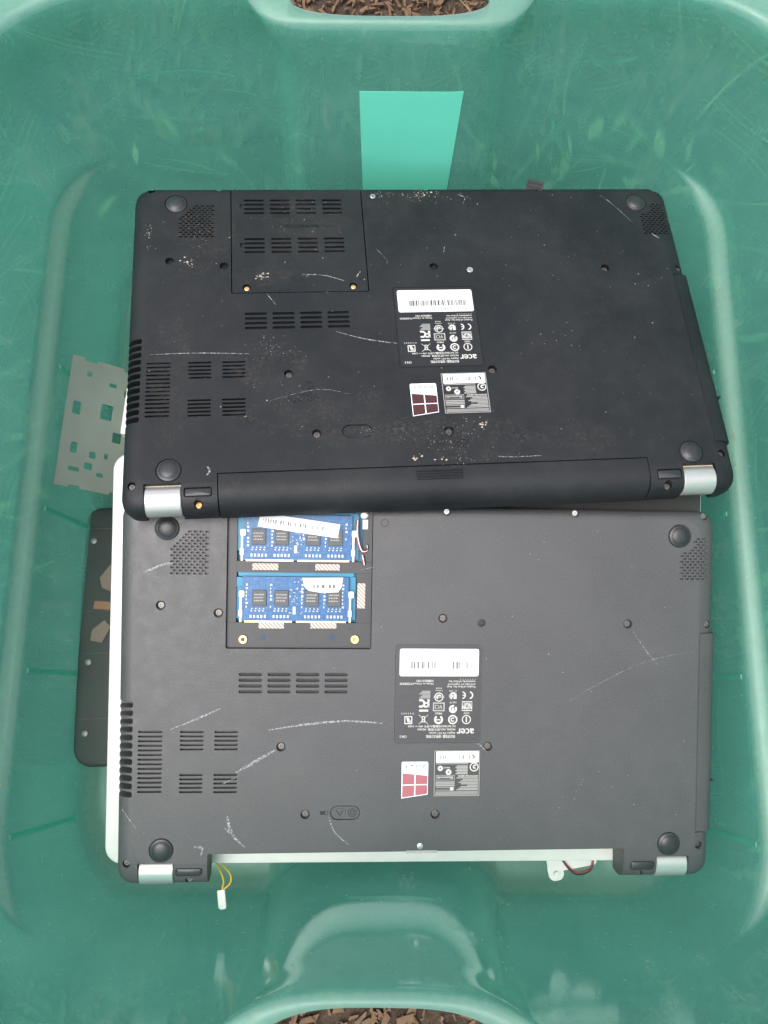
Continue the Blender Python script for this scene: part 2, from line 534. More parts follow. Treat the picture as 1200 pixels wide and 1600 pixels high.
def scatter():
    b = B()
    for i in range(9000):
        x, y = outside()
        if i < 5600:
            x, y = (random.uniform(-0.3, 0.5), random.uniform(0.5, 0.8)) if i % 3 else (random.uniform(-0.3, 0.3), random.uniform(-0.34, -0.2))
        L = random.uniform(0.0025, 0.010) if i % 4 else random.uniform(0.006, 0.018)
        wd = L * random.uniform(0.12, 0.5)
        a = random.uniform(0, 6.3)
        ti = random.uniform(-0.6, 0.6)
        z = 0.012 * noise.noise((x * 4, y * 4, 1)) + 0.010 * noise.noise((x * 14, y * 14, 3)) + 0.007
        c, s_ = math.cos(a), math.sin(a)
        pts = []
        for (dx, dy) in ((-L, -wd), (L * .7, -wd * .8), (L, wd * .4), (-L * .6, wd)):
            dx *= .5; dy *= .5
            pts.append(((x + dx * c - dy * s_), (y + dx * s_ + dy * c), z + dx * ti))
        t = [b.bm.verts.new((p[0], p[1], p[2] + 0.0012)) for p in pts]
        u = [b.bm.verts.new((p[0], p[1], p[2] - 0.0012)) for p in pts]
        b.bm.faces.new(t)
        for k in range(4):
            b.bm.faces.new((u[k], u[(k + 1) % 4], t[(k + 1) % 4], t[k]))
    o = b.build('wood_chips', 'barkchip', None, None, 'stuff', fix=False)
    o['label'] = 'small brown bark chips scattered on the soil'
    b = B()
    for i in range(210):
        x, y = outside()
        if i % 2:
            x, y = random.choice(((random.uniform(0.29, 0.45), random.uniform(-0.2, 0.5)), (random.uniform(-0.3, 0.35), random.uniform(0.44, 0.6)), (random.uniform(0.05, 0.4), random.uniform(0.42, 0.6)), (random.uniform(-0.4, -0.29), random.uniform(0, 0.5)), (random.uniform(-0.4, -0.29), random.uniform(0, 0.5))))
        L = random.uniform(0.03, 0.11)
        a = random.uniform(0, 6.3)
        r = random.uniform(0.0004, 0.0011)
        z0 = 0.012 + random.uniform(0, 0.03)
        cu = random.uniform(-0.3, 0.3)
        rise = random.uniform(-0.1, 0.5) * L * (1 if i % 3 == 0 else 0.2)
        pts = []
        for k in range(5):
            t = k / 4 - 0.5
            pts.append(((x + L * t * math.cos(a) - cu * L * t * t * math.sin(a)) * 1000, (y + L * t * math.sin(a) + cu * L * t * t * math.cos(a)) * 1000, (z0 + rise * (t + 0.5)) * 1000))
        b.tube(pts, r * 1000, 4)
    o = b.build('straw', 'straw', None, None, 'stuff', fix=False)
    o['label'] = 'dry straw and grass stalks lying on the soil'
    b = B()
    for i in range(80):
        side = random.random()
        if side < 0.42:
            x, y = random.uniform(0.275, 0.36), random.uniform(-0.15, 0.4)
        elif side < 0.7:
            x, y = random.uniform(0.08, 0.32), random.uniform(0.425, 0.5)
        elif side < 0.85:
            x, y = random.uniform(-0.3, 0), random.uniform(0.43, 0.5)
        else:
            x, y = random.uniform(-0.36, -0.28), random.uniform(-0.1, 0.4)
        L = random.uniform(0.012, 0.034)
        wd = L * random.uniform(0.12, 0.4)
        a = random.uniform(0, 6.3)
        z = random.uniform(0.01, 0.045)
        bend = random.uniform(-0.3, 0.3)
        c, s_ = math.cos(a), math.sin(a)
        lp, rp = [], []
        for k in range(6):
            t = k / 5
            h = wd * math.sin(math.pi * min(1, t * 0.93 + 0.05)) * 0.5
            px, pz = L * (t - 0.5), z + bend * L * (t - 0.5) ** 2 * 4 + random.uniform(-0.001, 0.001)
            lp.append(b.bm.verts.new((x + px * c - h * s_, y + px * s_ + h * c, pz + h * 0.4)))
            rp.append(b.bm.verts.new((x + px * c + h * s_, y + px * s_ - h * c, pz - h * 0.2)))
        for k in range(5):
            b.bm.faces.new((lp[k], rp[k], rp[k + 1], lp[k + 1]))
    o = b.build('leaf_litter', 'leaf', None, None, 'stuff', fix=False)
    o['label'] = 'pale dry leaves and blades around the tub'
scatter()

# ------------------------------------------------------------------ the tub
TZ, TYC = 0.25, 0.127
AS = [i / 40 * 0.86 for i in range(40)] + [0.86 + 0.32 * i / 30 for i in range(31)]
def bw(z):
    t = max(0, min(1, (TZ - z) / (TZ - 0.01)))
    return 0.073 + 0.012 * t + 0.017 * max(0.0, 1 - t / 0.16) ** 1.6

def outline(hw, hl, r, w, sides=60, cs=22):
    """counter-clockwise closed outline, same count for every ring"""
    pts = []
    def seg(p, q, n, f=None):
        for i in range(n):
            t = i / n
            t = f(t) if f else t
            pts.append((p[0] + (q[0] - p[0]) * t, p[1] + (q[1] - p[1]) * t))
    def arc(cx, cy, a):
        for i in range(cs):
            t = R(a + 90 * i / cs)
            pts.append((cx + r * math.cos(t), cy + r * math.sin(t)))
    seg((hw, -hl + r), (hw, hl - r), sides)
    arc(hw - r, hl - r, 0)
    xe = hw - r
    half = [a * w for a in AS]
    if half[-1] > xe * 0.96:
        half = [h * xe * 0.96 / half[-1] for h in half]
    half += [half[-1] + (xe - half[-1]) * i / 8 for i in range(1, 8)]
    full = [xe] + half[:0:-1] + half[:1] + [-h for h in half[1:]]
    for x in full:
        pts.append((x, hl))
    arc(-hw + r, hl - r, 90)
    seg((-hw, hl - r), (-hw, -hl + r), sides)
    arc(-hw + r, -hl + r, 180)
    for x in full:
        pts.append((-x, -hl))
    arc(hw - r, -hl + r, 270)
    return pts

def bulge(x, z, near=False):
    t = max(0, min(1, (TZ - z) / (TZ - 0.01)))
    w = bw(z)
    d = 0.026 + 0.008 * t + (0.007 * (1 - t) if near else 0)
    a = abs(x) / w
    # rounded panel with a soft crease where it meets the end wall
    if a >= 1.18:
        return 0.0
    core = max(0.0, 1 - min(1, a) ** (3.6 if near else 9))
    soft = 0.5 * (1 + math.cos(math.pi * min(1, max(0, (a - 0.82) / 0.36)))) * 0.10
    return d * (core * 0.93 + soft * (1 if a > 0.82 else 1) * 0.7)

def tub():
    root = empty('storage_tub', Matrix.Rotation(R(-0.5), 4, 'Z'))
    tag(root, 'large translucent green plastic storage tub holding the laptops, open on the soil', 'storage tub')
    HW, HL = 0.262, 0.291
    prof = [  # half width reduction, z, hole role
        (-0.018, 0.226, None), (-0.018, 0.244, None), (-0.016, 0.249, None), (-0.012, TZ, None), (-0.010, TZ, 'o'), (-0.004, TZ, 'i'), (-0.0025, TZ - 0.0003, 'l'), (-0.0008, TZ - 0.0016, 'l'),
        (0.0004, TZ - 0.0040, 'w'), (0.0012, TZ - 0.0085, 'w')]
    for k in range(1, 25):
        z = TZ - 0.0085 - (TZ - 0.0085 - 0.118) * k / 24
        prof.append((0.0012 + 0.0075 * k / 24, z, 'w'))
    for z in (0.1155, 0.1135, 0.1123, 0.1112, 0.1085, 0.104):
        prof.append((0.0088 + (0.118 - z) * 0.08, z, 'w'))
    for k in range(1, 9):
        z = 0.104 - (0.104 - 0.026) * k / 8
        prof.append((0.0100 + 0.009 * k / 8, z, 'w'))
    prof += [(0.0216, 0.016, 'w'), (0.0264, 0.0095, 'w'), (0.034, 0.006, 'w'), (0.044, 0.005, 'w'), (0.09, 0.005, 'w'), (0.16, 0.005, None), (0.225, 0.005, None)]
    def step(z):
        for z0, z1, a, b in ((0.1155, 0.118, 0.0012, 0.0), (0.1135, 0.1155, 0.0034, 0.0012), (0.1123, 0.1135, 0.0068, 0.0034), (0.1112, 0.1123, 0.0096, 0.0068), (0.1085, 0.1112, 0.0114, 0.0096), (0.104, 0.1085, 0.0118, 0.0114)):
            if z0 <= z <= z1:
                return a + (b - a) * (z - z0) / (z1 - z0)
        return 0.0118 if z < 0.104 else 0.0
    bm = bmesh.new()
    rings = []
    for off, z, role in prof:
        r = max(0.02, 0.100 - (0.030 * min(1, (TZ - z) / 0.14)) - max(0, off - 0.02) * 0.6)
        pts = outline(HW - off, HL - off, min(r, HW - off - 0.005), bw(z))
        ring = []
        for x, y in pts:
            dy = 0.0
            wgt = max(0, min(1, (0.284 - abs(y)) / 0.05))
            wgt = wgt * wgt * (3 - 2 * wgt)
            if abs(x) > 0.15:
                x -= math.copysign(step(z) * wgt, x)
            if role in ('w', 'l'):
                b_ = bulge(x, z, y < 0)
                if off > 0.06:
                    b_ *= max(0, 1 - (off - 0.06) / 0.05)
                if abs(y) > 0.12:
                    dy = -math.copysign(b_, y)
            elif role in ('o', 'i'):
                a = abs(x) / 0.060
                cy = HL + 0.010 - 0.0105
                if abs(abs(y) - (HL - off)) < 1e-4 and a < 2:
                    mx = bulge(x, TZ, y < 0)
                    outer = HL + 0.008
                    inner = HL + 0.004 - mx
                    if a < 1:
                        hh = (1 - a ** 3.2) ** 0.5
                        mid = (outer + inner) / 2 - 0.003
                        tgt = mid + (outer - mid) * hh if role == 'o' else mid + (inner + 0.0012 - mid) * hh
                        if role == 'o':
                            tgt = max(tgt, mid + 0.0002)
                    else:
                        mid = (outer + inner) / 2 - 0.003
                        tgt = mid + (0.0002 if role == 'o' else 0)
                        k = min(1, (a - 1) / 0.6)
                        tgt = tgt * (1 - k) + (HL - off) * k
                    dy = math.copysign(tgt, y) - y
            ring.append(bm.verts.new((x, y + dy + TYC, z)))
        rings.append(ring)
    n = len(rings[0])
    for k, (a, b_) in enumerate(zip(rings, rings[1:])):
        for i in range(n):
            j = (i + 1) % n
            if prof[k][2] == 'o' and prof[k + 1][2] == 'i':
                xm = (a[i].co.x + a[j].co.x) / 2
                if abs(xm) < 0.060 and abs(a[i].co.y - TYC) > 0.2 and abs(a[i].co.y - b_[i].co.y) > 0.0006:
                    continue
            bm.faces.new((a[i], b_[i], b_[j], a[j]))
    bm.faces.new(rings[-1])
    bm.normal_update()
    bmesh.ops.recalc_face_normals(bm, faces=bm.faces)
    me = bpy.data.meshes.new('tub_shell')
    bm.to_mesh(me)
    bm.free()
    for p in me.polygons:
        p.use_smooth = True
    o = link('tub_shell', me, 'tub', root)
    md = o.modifiers.new('thickness', 'SOLIDIFY')
    md.thickness = 0.0024
    md.offset = 0.0
    # ribs standing on the inside of the side walls below the ledge
    for sx in (-1, 1):
        for y in (-0.090, 0.015, 0.127, 0.233):
            b = B()
            rows = []
            for z in (0.105, 0.08, 0.05, 0.02):
                xo = HW - 0.0218 - 0.009 * (0.104 - z) / 0.078 - 0.0010
                rows.append([((sx * xo) * 1000, (y - 0.0018) * 1000, z * 1000), ((sx * (xo - 0.0012)) * 1000, (y - 0.0012) * 1000, z * 1000),
                             ((sx * (xo - 0.0012)) * 1000, (y + 0.0012) * 1000, z * 1000), ((sx * xo) * 1000, (y + 0.0018) * 1000, z * 1000)])
            b.loft(rows)
            b.build('rib', 'tub', root, 60)
    # mint green label stuck on the far end wall, following its curve
    b = B()
    g = []
    for j in range(9):
        z = 0.112 + (0.2035 - 0.112) * j / 8
        off = 0.0012 + 0.0075 * (TZ - 0.0085 - z) / (TZ - 0.0085 - 0.118)
        row = []
        for i in range(13):
            x = -0.0195 + (0.0640 + 0.0042 * j / 8) * i / 12
            y = HL - off - bulge(x, z) + TYC - 0.0017
            row.append(b.bm.verts.new((x, y, z)))
        g.append(row)
    for j in range(8):
        for i in range(12):
            b.bm.faces.new((g[j][i], g[j][i + 1], g[j + 1][i + 1], g[j + 1][i]))
    st = b.build('sticker', 'mintlabel', root, None, fix=False)
    md = st.modifiers.new('thickness', 'SOLIDIFY')
    md.thickness = 0.0002
    md.offset = 0
    st['label'] = 'bright mint green rectangular label on the far wall'
tub()

# ------------------------------------------------------------------ laptops
U0, U1, V0, V1 = -28.5, 351.8, -24.5, 215.5
SCREWS = [(-2.5, 151.7), (32.7, 147.3), (173, 145), (292.8, 142.2), (72.6, 63.9), (88.3, 21.3), (170.3, 20.6), (203.2, 63.5)]
EDGE_SCREWS = [(346.2, 142.1), (-21.3, -8.6), (343.2, -1.5), (342.8, 212.3), (-16, 211.6), (29.2, 212.6), (174.5, 212.4), (257.6, 212.8)]
HINGE_SCREWS = [(17, -20.6), (305, -20.6)]
FEET = [(0.9, 199.4), (326, 199.2), (0, 0), (323, 0)]
VENTS = []          # (u0, u1, v) centre line of each slot
for (u0, u1, v0, v1, n) in ((-15.0, -0.3, 75, 35, 14), (10.5, 24.8, 74.8, 61.3, 5), (31.5, 45.8, 74.7, 61.3, 5), (10.4, 24.5, 48, 34.8, 5), (31.3, 45.7, 48, 34.6, 5)):
    for i in range(n):
        VENTS.append((u0, u1, v0 + (v1 - v0) * (i + 0.5) / n, 1.25))
for c in range(4):
    for i in range(4):
        u = 45.9 + c * 17.75
        VENTS.append((u, u + 14.2, 111 - 14.4 * (i + 0.5) / 4, 1.9))
GRILLE = []
for (g0, g1, foot) in ((3.0, 27.5, FEET[0]), (326.5, 347.5, FEET[1])):
    for r in range(15):
        v = 197.5 - r * 1.85
        u = g0 + (1.75 if r % 2 else 0)
        while u < g1 - 2.0:
            if math.hypot(u + 1.2 - foot[0], v - foot[1]) > 10.5:
                GRILLE.append((u, v))
            u += 3.5

def plan(w, ls, h, f, r):
    return [(p[0], p[1], w) for p in rrect(U0 + ls, U1 - ls, V0 + h, V1 - f, r, 8)]

def case(root, mat, battery, cover):
    b = B()
    b.loft([plan(-20, 2, 1.5, 2, 9), plan(-19, 1, .5, 1, 9.5), plan(-13, 0, 0, 0, 10), plan(-8, .5, .8, .1, 10), plan(-4.6, 1.8, 2.4, .7, 10),
            plan(-2.4, 3.8, 5.0, 1.8, 10), plan(-1.1, 6.4, 8.4, 3.2, 10), plan(-0.35, 9, 12, 4.8, 10), plan(0, 12, 16, 6.5, 10)])
    o = b.build('bottom_cover', mat, root, 28)
    # large cuts: battery bay, hinge notches, drive bay, label pocket, memory bay
    c = B()
    c.box(28.3, 293.6, -40, -2.7, -30, 10)
    boolean(o, c)
    c = B()
    c.box(-14.3, 7.4, -40, -8.2, -30, 10)
    c.box(315.3, 336.8, -40, -8.2, -30, 10)
    c.box(340.7, 370, 6.9, 136.6, -15, 10)
    c.rbox(143.4, 198.4, 66.0, 128.3, -0.45, 10, 2)
    c.rbox(37.4, 127.8, 125.2, 211.5, -9.0, 10, 1.2)
    c.rbox(103.9, 122.6, 17.7, 26.6, -1.3, 10, 4.3)
    c.rbox(8.9, 25.2, -17.0, -11.4, -2.0, 10, 1.2)
    c.rbox(298.2, 314.0, -17.6, -11.2, -2.0, 10, 1.2)
    for u, v in SCREWS:
        c.cyl(u, v, 2.9, -3.2, 10, 18, 2.9)
    c.cyl(197.7, 142.2, 2.5, -2.0, 10, 18)
    for u, v in EDGE_SCREWS:
        c.cyl(u, v, 2.5, -5.0, 10, 16)
    for u, v in HINGE_SCREWS:
        c.cyl(u, v, 2.5, -7.0, 10, 16)
    for u, v in FEET:
        c.cyl(u, v, 7.6, -0.8, 10, 28)
    boolean(o, c)
    c = B()
    for u0, u1, v, h in VENTS:
        c.rbox(u0, u1, v - h / 2, v + h / 2, -2.6, 5, h * 0.48, 3)
    for u, v in GRILLE:
        c.rbox(u, u + 2.5, v - 0.55, v + 0.55, -1.8, 5, 0.5, 2)
    for i in range(12):
        v = 92.0 - i * 5.05
        c.rbox(-33, -18.4, v - 3.6, v, -12, 5, 1.0, 2)
    boolean(o, c)
    smooth(o.data, 28)
    o.data.materials.clear()
    o.data.materials.append(M[mat])
    # dark mesh behind the four wide vents and fins behind the exhaust
    g = B()
    for k in range(14):
        pass
    for c_ in range(4):
        u = 45.9 + c_ * 17.75
        for i in range(4):
            vc = 111 - 14.4 * (i + 0.5) / 4
            for s_ in range(12):
                uu = u + 0.9 + s_ * 1.1
                g.prism([(uu, vc - 0.85), (uu + 0.45, vc - 0.85), (uu + 0.95, vc + 0.85), (uu + 0.5, vc + 0.85)], -1.7, -1.0)
    g.build('vent_mesh', mat, root, None, 'stuff')
    return o

def screw(root, u, v, w, mat='screw', r=2.2):
    b = B()
    b.lathe(u, v, [(r, w - 1.2), (r, w), (r * 0.85, w + 0.3), (r * 0.45, w + 0.32), (r * 0.4, w - 0.3), (0, w - 0.35)], 14)
    b.box(u - r * 0.8, u + r * 0.8, v - 0.22, v + 0.22, w + 0.3, w + 0.36)
    return b.build('screw', mat, root, 40)

def rating_label(root, v, film):
    UU, VV = 197.6, 66.9
    b = B()
    b.rbox(144.2, 197.6, 66.9, 127.6, -0.45, -0.12, 1.8)
    lab = b.build('rating_label', film, root)
    W = -0.10
    t = B()
    wr = lambda s, p0, p1, q0, q1, bold=0.0: write(t, s, UU, VV, p0, p1, q0, q1, W, bold)
    wr('acer', 3.7, 14.4, 5.0, 8.3, 0.16)
    wr('筆記型電腦 / 便携式计算机', 15.5, 34, 2.2, 4.2, 0.05)
    wr('Aspire V5-571 series', 15.5, 32, 4.7, 6.4, 0.05)
    wr('MODEL NO./型号/型號 : MS2361', 15.5, 39.5, 6.8, 8.4, 0.05)
    wr('DC RATING/电源/輸入/정격: 19V=== 3.42A', 15.5, 45.7, 8.8, 10.4, 0.05)
    wr('CN-2', 46.5, 50.8, 2.3, 3.9, 0.05)
    def R_(p, q, r0, r1, a0=0, a1=360):
        t.ring(UU - p, VV + q, r0, r1, W, 24, a0, a1)
    def Q(p0, p1, q0, q1):
        t.quad([(UU - p0, VV + q0), (UU - p1, VV + q0), (UU - p1, VV + q1), (UU - p0, VV + q1)], W) if False else t.quad([(UU - p1, VV + q0), (UU - p0, VV + q0), (UU - p0, VV + q1), (UU - p1, VV + q1)], W)
    # first row of marks
    R_(8.5, 13.9, 2.3, 2.9); Q(8.1, 8.9, 12.2, 15.6); wr('SINGAPORE', 6.5, 10.5, 17.3, 18.2)
    R_(17.2, 13.9, 2.1, 3.0); R_(17.2, 13.9, 0.7, 1.4, 40, 320)
    R_(26.3, 13.9, 1.6, 2.9, 120, 420); Q(25.2, 28.6, 13.4, 14.2); wr('ME61', 24.2, 28.4, 17.2, 18.4, 0.06)
    # crossed-out wheeled bin
    Q(34.6, 37.2, 12.2, 12.7); Q(34.9, 35.4, 12.7, 15.8); Q(36.4, 36.9, 12.7, 15.8); Q(35.0, 36.9, 15.6, 16.1)
    for s_ in (-1, 1):
        t.quad([(UU - 35.9 - 2.9 * s_ - 0.2, VV + 11.0), (UU - 35.9 - 2.9 * s_ + 0.2, VV + 11.0), (UU - 35.9 + 2.9 * s_ + 0.2, VV + 17.0), (UU - 35.9 + 2.9 * s_ - 0.2, VV + 17.0)], W + 0.004)
    Q(33.0, 38.8, 19.0, 20.3)
    # hatched square
    Q(43, 48, 11.1, 11.7); Q(43, 48, 15.5, 16.1); Q(43, 43.6, 11.7, 15.5); Q(47.4, 48, 11.7, 15.5)
    for s_ in (0, 1.7, 3.2):
        t.quad([(UU - 44.2 - s_ * 0.6 + 0.9, VV + 11.9), (UU - 44.2 - s_ * 0.6 + 0.3, VV + 11.9), (UU - 46.0 - s_ * 0.3, VV + 15.3), (UU - 45.4 - s_ * 0.3, VV + 15.3)], W)
    wr('D 3 3 0 0 5', 42, 50, 17.2, 18.3)
    # second row
    Q(4.9, 11.6, 19.4, 20.0); Q(4.9, 11.6, 24.9, 25.5); wr('NOM', 5.2, 11.3, 20.4, 24.5, 0.25); wr('NYCE', 7, 10, 17.9, 18.9)
    R_(17.2, 20.6, 1.2, 2.6, 70, 400); Q(16.6, 17.8, 18.9, 21.4); wr('N219', 15.2, 19.3, 24.2, 25.4)
    # FC mark
    Q(32.2, 33.6, 21.6, 26.8); Q(32.2, 35.6, 21.6, 22.8); Q(32.2, 35.2, 24.0, 25.0)
    R_(37.6, 24.2, 1.4, 2.7, -125, 125)
    # third row: CE
    R_(7.2, 29.4, 1.8, 2.5, 90, 270) if False else None
    R_(6.9, 29.4, 1.7, 2.5, -80, 80); R_(11.6, 29.4, 1.7, 2.5, -80, 80); Q(9.3, 11.2, 29.1, 29.7)
    R_(17.2, 28.9, 1.5, 2.4, 20, 250); Q(15.0, 17.0, 27.0, 30.4); R_(18.6, 28.8, 0.3, 1.3); wr('C US', 15, 19.8, 31.6, 32.6)
    R_(26.3, 28.2, 2.3, 2.9); R_(26.3, 28.2, 0.8, 1.7, 30, 240); Q(22.8, 29.8, 28.0, 28.4); wr('Safety', 24.0, 28.5, 31.9, 33.0); wr('tested', 24.4, 28.2, 33.2, 34.2)
    # small print
    wr('Product of Acer Inc. Acer', 3.2, 21.4, 34.0, 35.4, 0.04)
    wr('and logo are registered', 3.2, 20.6, 35.7, 37.1, 0.04)
    wr('trademarks of Acer Inc.', 3.2, 20.4, 37.4, 38.7, 0.04)
    wr('. . . . . . .', 3.2, 12.8, 39.3, 39.8, 0.04)
    wr('Made in China/中国制造', 30, 51.4, 35.8, 37.3, 0.04)
    wr('中國製造/중국제조', 30, 41, 37.7, 39.2, 0.04)
    t.build('label_print', 'print', lab)
    g = B()
    def G(p0, p1, q0, q1):
        g.quad([(UU - p1, VV + q0), (UU - p0, VV + q0), (UU - p0, VV + q1), (UU - p1, VV + q1)], W)
    G(22.5, 30, 19.2, 20.0); G(22.5, 30, 24.0, 24.8); G(22.5, 23.3, 20, 24); G(29.2, 30, 20, 24)
    write(g, 'VCI', UU, VV, 24, 28.6, 20.7, 23.3, W, 0.12)
    for k in range(6):
        G(31.8, 38.8 - (k % 3) * 0.9, 27.4 + k * 0.85, 27.9 + k * 0.85)
    g.build('grey_marks', 'greyprint', lab)
    b = B()
    b.rbox(146, 196.4, 108.3, 125.7, -0.12, 0.06, 1.3)
    b.build('barcode_sticker', 'paper', lab)
    k = B()
    W2 = 0.09
    rnd = random.Random(11)
    p = 5.0
    while p < 44.0:
        wd = rnd.choice((0.35, 0.5, 0.9, 0.35))
        if not (v == 'B' and rnd.random() < 0.35) and not (abs(p - 19) < 0.7):
            k.quad([(UU - p - wd, VV + 46.2), (UU - p, VV + 46.2), (UU - p, VV + 50.6), (UU - p - wd, VV + 50.6)], W2)
        p += wd + rnd.choice((0.25, 0.4, 0.6))
    if v == 'A':
        write(k, 'S/N: NXM4', UU, VV, 3.4, 21, 43.2, 44.7, W2)
        write(k, 'MFG DATE: 2013', UU, VV, 33, 48, 43.2, 44.6, W2)
        write(k, 'NXM49010010132', UU, VV, 4, 32, 51.0, 51.7, W2)
    write(k, '1  3  0  1  0  0  7  6  9  0  0', UU, VV, 6 if v == 'A' else 15, 33, 53.6, 55.2, W2)
    write(k, 'SNID: 3010', UU, VV, 4, 20, 56.6, 57.5, W2) if v == 'A' else None
    k.build('barcode', 'ink' if v == 'A' else 'inkpale', lab)

def approval_label(root, film):
    b = B()
    b.rbox(168.6, 198.7, 31.9, 61.6, 0.0, 0.14, 0.8)
    lab = b.build('approval_label', film, root)
    UU, VV, W = 198.7, 31.9, 0.17
    g = B()
    def G(p0, p1, q0, q1, bb=None):
        (bb or g).quad([(UU - p1, VV + q0), (UU - p0, VV + q0), (UU - p0, VV + q1), (UU - p1, VV + q1)], W)
    G(0.5, 29.6, 0.4, 0.8); G(0.5, 29.6, 28.9, 29.3); G(0.5, 0.9, 0.8, 28.9); G(29.2, 29.6, 0.8, 28.9)
    for k in range(3):
        G(1.4, 28.6, 1.3 + k * 0.75, 1.75 + k * 0.75)
    for k in range(9):
        G(1.4, 15.2 - (k % 4) * 1.3 - (3 if 2 < k < 5 else 0), 4.0 + k * 0.95, 4.6 + k * 0.95)
    G(16.4, 28.4, 4.0, 4.35); G(16.4, 28.4, 5.6, 5.95)
    for k in range(3):
        G(16.4, 28.6, 6.6 + k * 1.15, 7.35 + k * 1.15)
    G(16.4, 28.4, 10.4, 10.7); G(16.4, 28.4, 13.4, 13.7); G(16.4, 16.7, 10.7, 13.4); G(28.1, 28.4, 10.7, 13.4)
    for k in range(6):
        G(8.2, 16.0 - (k % 2) * 0.8, 14.2 + k * 0.98, 14.9 + k * 0.98)
    G(8.0, 28.5, 20.7, 21.2)
    g.build('grey_print', 'greyprint', lab)
    t = B()
    write(t, 'XPD9WCNB1108NT0', UU, VV, 1.5, 14.2, 12.6, 13.6, W + 0.004, 0.05)
    write(t, 'Wi-Fi', UU, VV, 19.5, 23.5, 18.0, 19.0, W + 0.004, 0.05)
    t.ring(UU - 4.1, VV + 18.8, 2.2, 2.9, W + 0.004)
    t.ring(UU - 3.6, VV + 19.0, 0.5, 1.4, W + 0.006, 16, 40, 300)
    t.ring(UU - 20.4, VV + 15.6, 0.5, 1.9, W + 0.004, 20, 60, 410)
    t.ring(UU - 25.7, VV + 18.0, 0.5, 1.7, W + 0.004)
    t.ring(UU - 18.2, VV + 5.0, 0.02, 1.2, W + 0.006, 14)
    write(t, 'hp Broadcom', UU, VV, 17.2, 27.6, 11.2, 12.9, W + 0.004, 0.04) if False else write(t, 'Bluetooth', UU, VV, 17.6, 27.6, 11.3, 12.9, W + 0.004, 0.04)
    t.build('label_print', 'print', lab)
    b = B()
    b.rbox(170.2, 197.4, 53.6, 60.6, 0.14, 0.19, 0.3)
    b.build('barcode_sticker', 'paper', lab)
    k = B()
    rnd = random.Random(5)
    p = 7.0
    while p < 26.5:
        wd = rnd.choice((0.2, 0.35, 0.6))
        if rnd.random() < 0.75:
            k.quad([(UU - p - wd, VV + 23.8), (UU - p, VV + 23.8), (UU - p, VV + 26.4), (UU - p - wd, VV + 26.4)], 0.21)
        p += wd + rnd.choice((0.25, 0.45, 0.7))
    k.ring(UU - 5.2, VV + 25.2, 0.5, 1.5, 0.21, 14, -70, 110)
    k.build('barcode', 'inkpale' if film == 'labelB' else 'ink', lab)

def logo_sticker(root, v):
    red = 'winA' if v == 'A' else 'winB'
    b = B()
    b.prism([(148.6, 31.0), (165.2, 33.4), (165.3, 53.4), (164.7, 54.2), (149.0, 54.2), (148.4, 53.5)], 0.0, 0.14)
    lab = b.build('logo_sticker', 'wintop', root)
    W = 0.17
    for pts in ([(149.0, 47.0), (156.6, 46.2), (156.6, 39.9), (149.0, 39.7)], [(157.3, 46.1), (164.9, 45.3), (164.9, 40.0), (157.3, 39.9)],
                [(149.0, 39.1), (156.6, 39.3), (156.6, 32.6), (149.0, 31.5)], [(157.3, 39.3), (164.9, 39.4), (164.9, 33.8), (157.3, 32.7)]):
        p = B()
        p.prism(pts, 0.13, W)
        p.build('pane', red, lab)
    t = B()
    write(t, 'Windows 8', 165.2, 48, 1.6, 14.2, 2.2, 4.6, W, 0.03)
    t.build('lettering', 'ink', lab)

def ribbon(b, pts, w0, w1, W):
    pts = [Vector((p[0], p[1], 0)) for p in pts]
    pts = spline(pts, 6)
    n = len(pts)
    pr = None
    for i, p in enumerate(pts):
        t = (pts[min(i + 1, n - 1)] - pts[max(i - 1, 0)]).normalized()
        s_ = Vector((-t.y, t.x, 0))
        k = i / (n - 1)
        h = (w0 + (w1 - w0) * k) * (0.35 + 0.65 * math.sin(math.pi * k)) * random.uniform(0.75, 1.15) / 2
        q = [b.bm.verts.new(((p.x + s_.x * e) * S, (p.y + s_.y * e) * S, W * S)) for e in (h, -h)]
        if pr:
            b.bm.faces.new((pr[0], pr[1], q[1], q[0]))
        pr = q

def specks(root, spots, n, clusters, mat='speck'):
    b = B()
    def blob(u, v, r):
        for a in spots:
            if a[0] < u < a[1] and a[2] < v < a[3]:
                return
        k = random.randint(4, 6)
        a0 = random.uniform(0, 6.3)
        e = random.uniform(0.35, 1)
        pts = []
        for i in range(k):
            t = 2 * math.pi * i / k
            x, y = r * math.cos(t) * random.uniform(0.6, 1.2), r * e * math.sin(t) * random.uniform(0.6, 1.2)
            pts.append((u + x * math.cos(a0) - y * math.sin(a0), v + x * math.sin(a0) + y * math.cos(a0)))
        b.prism(pts, 0.01, 0.06 + r * 0.25)
    for i in range(n):
        blob(random.uniform(-15, 338), random.uniform(0, 207), random.choice((0.12, 0.15, 0.18, 0.22, 0.3, 0.5)))
    for (u, v, su, sv, m, r) in clusters:
        for i in range(m):
            blob(random.gauss(u, su), random.gauss(v, sv), random.uniform(0.4, 1.3) * r)
    return b.build('dust_specks', mat, root, None, 'stuff')

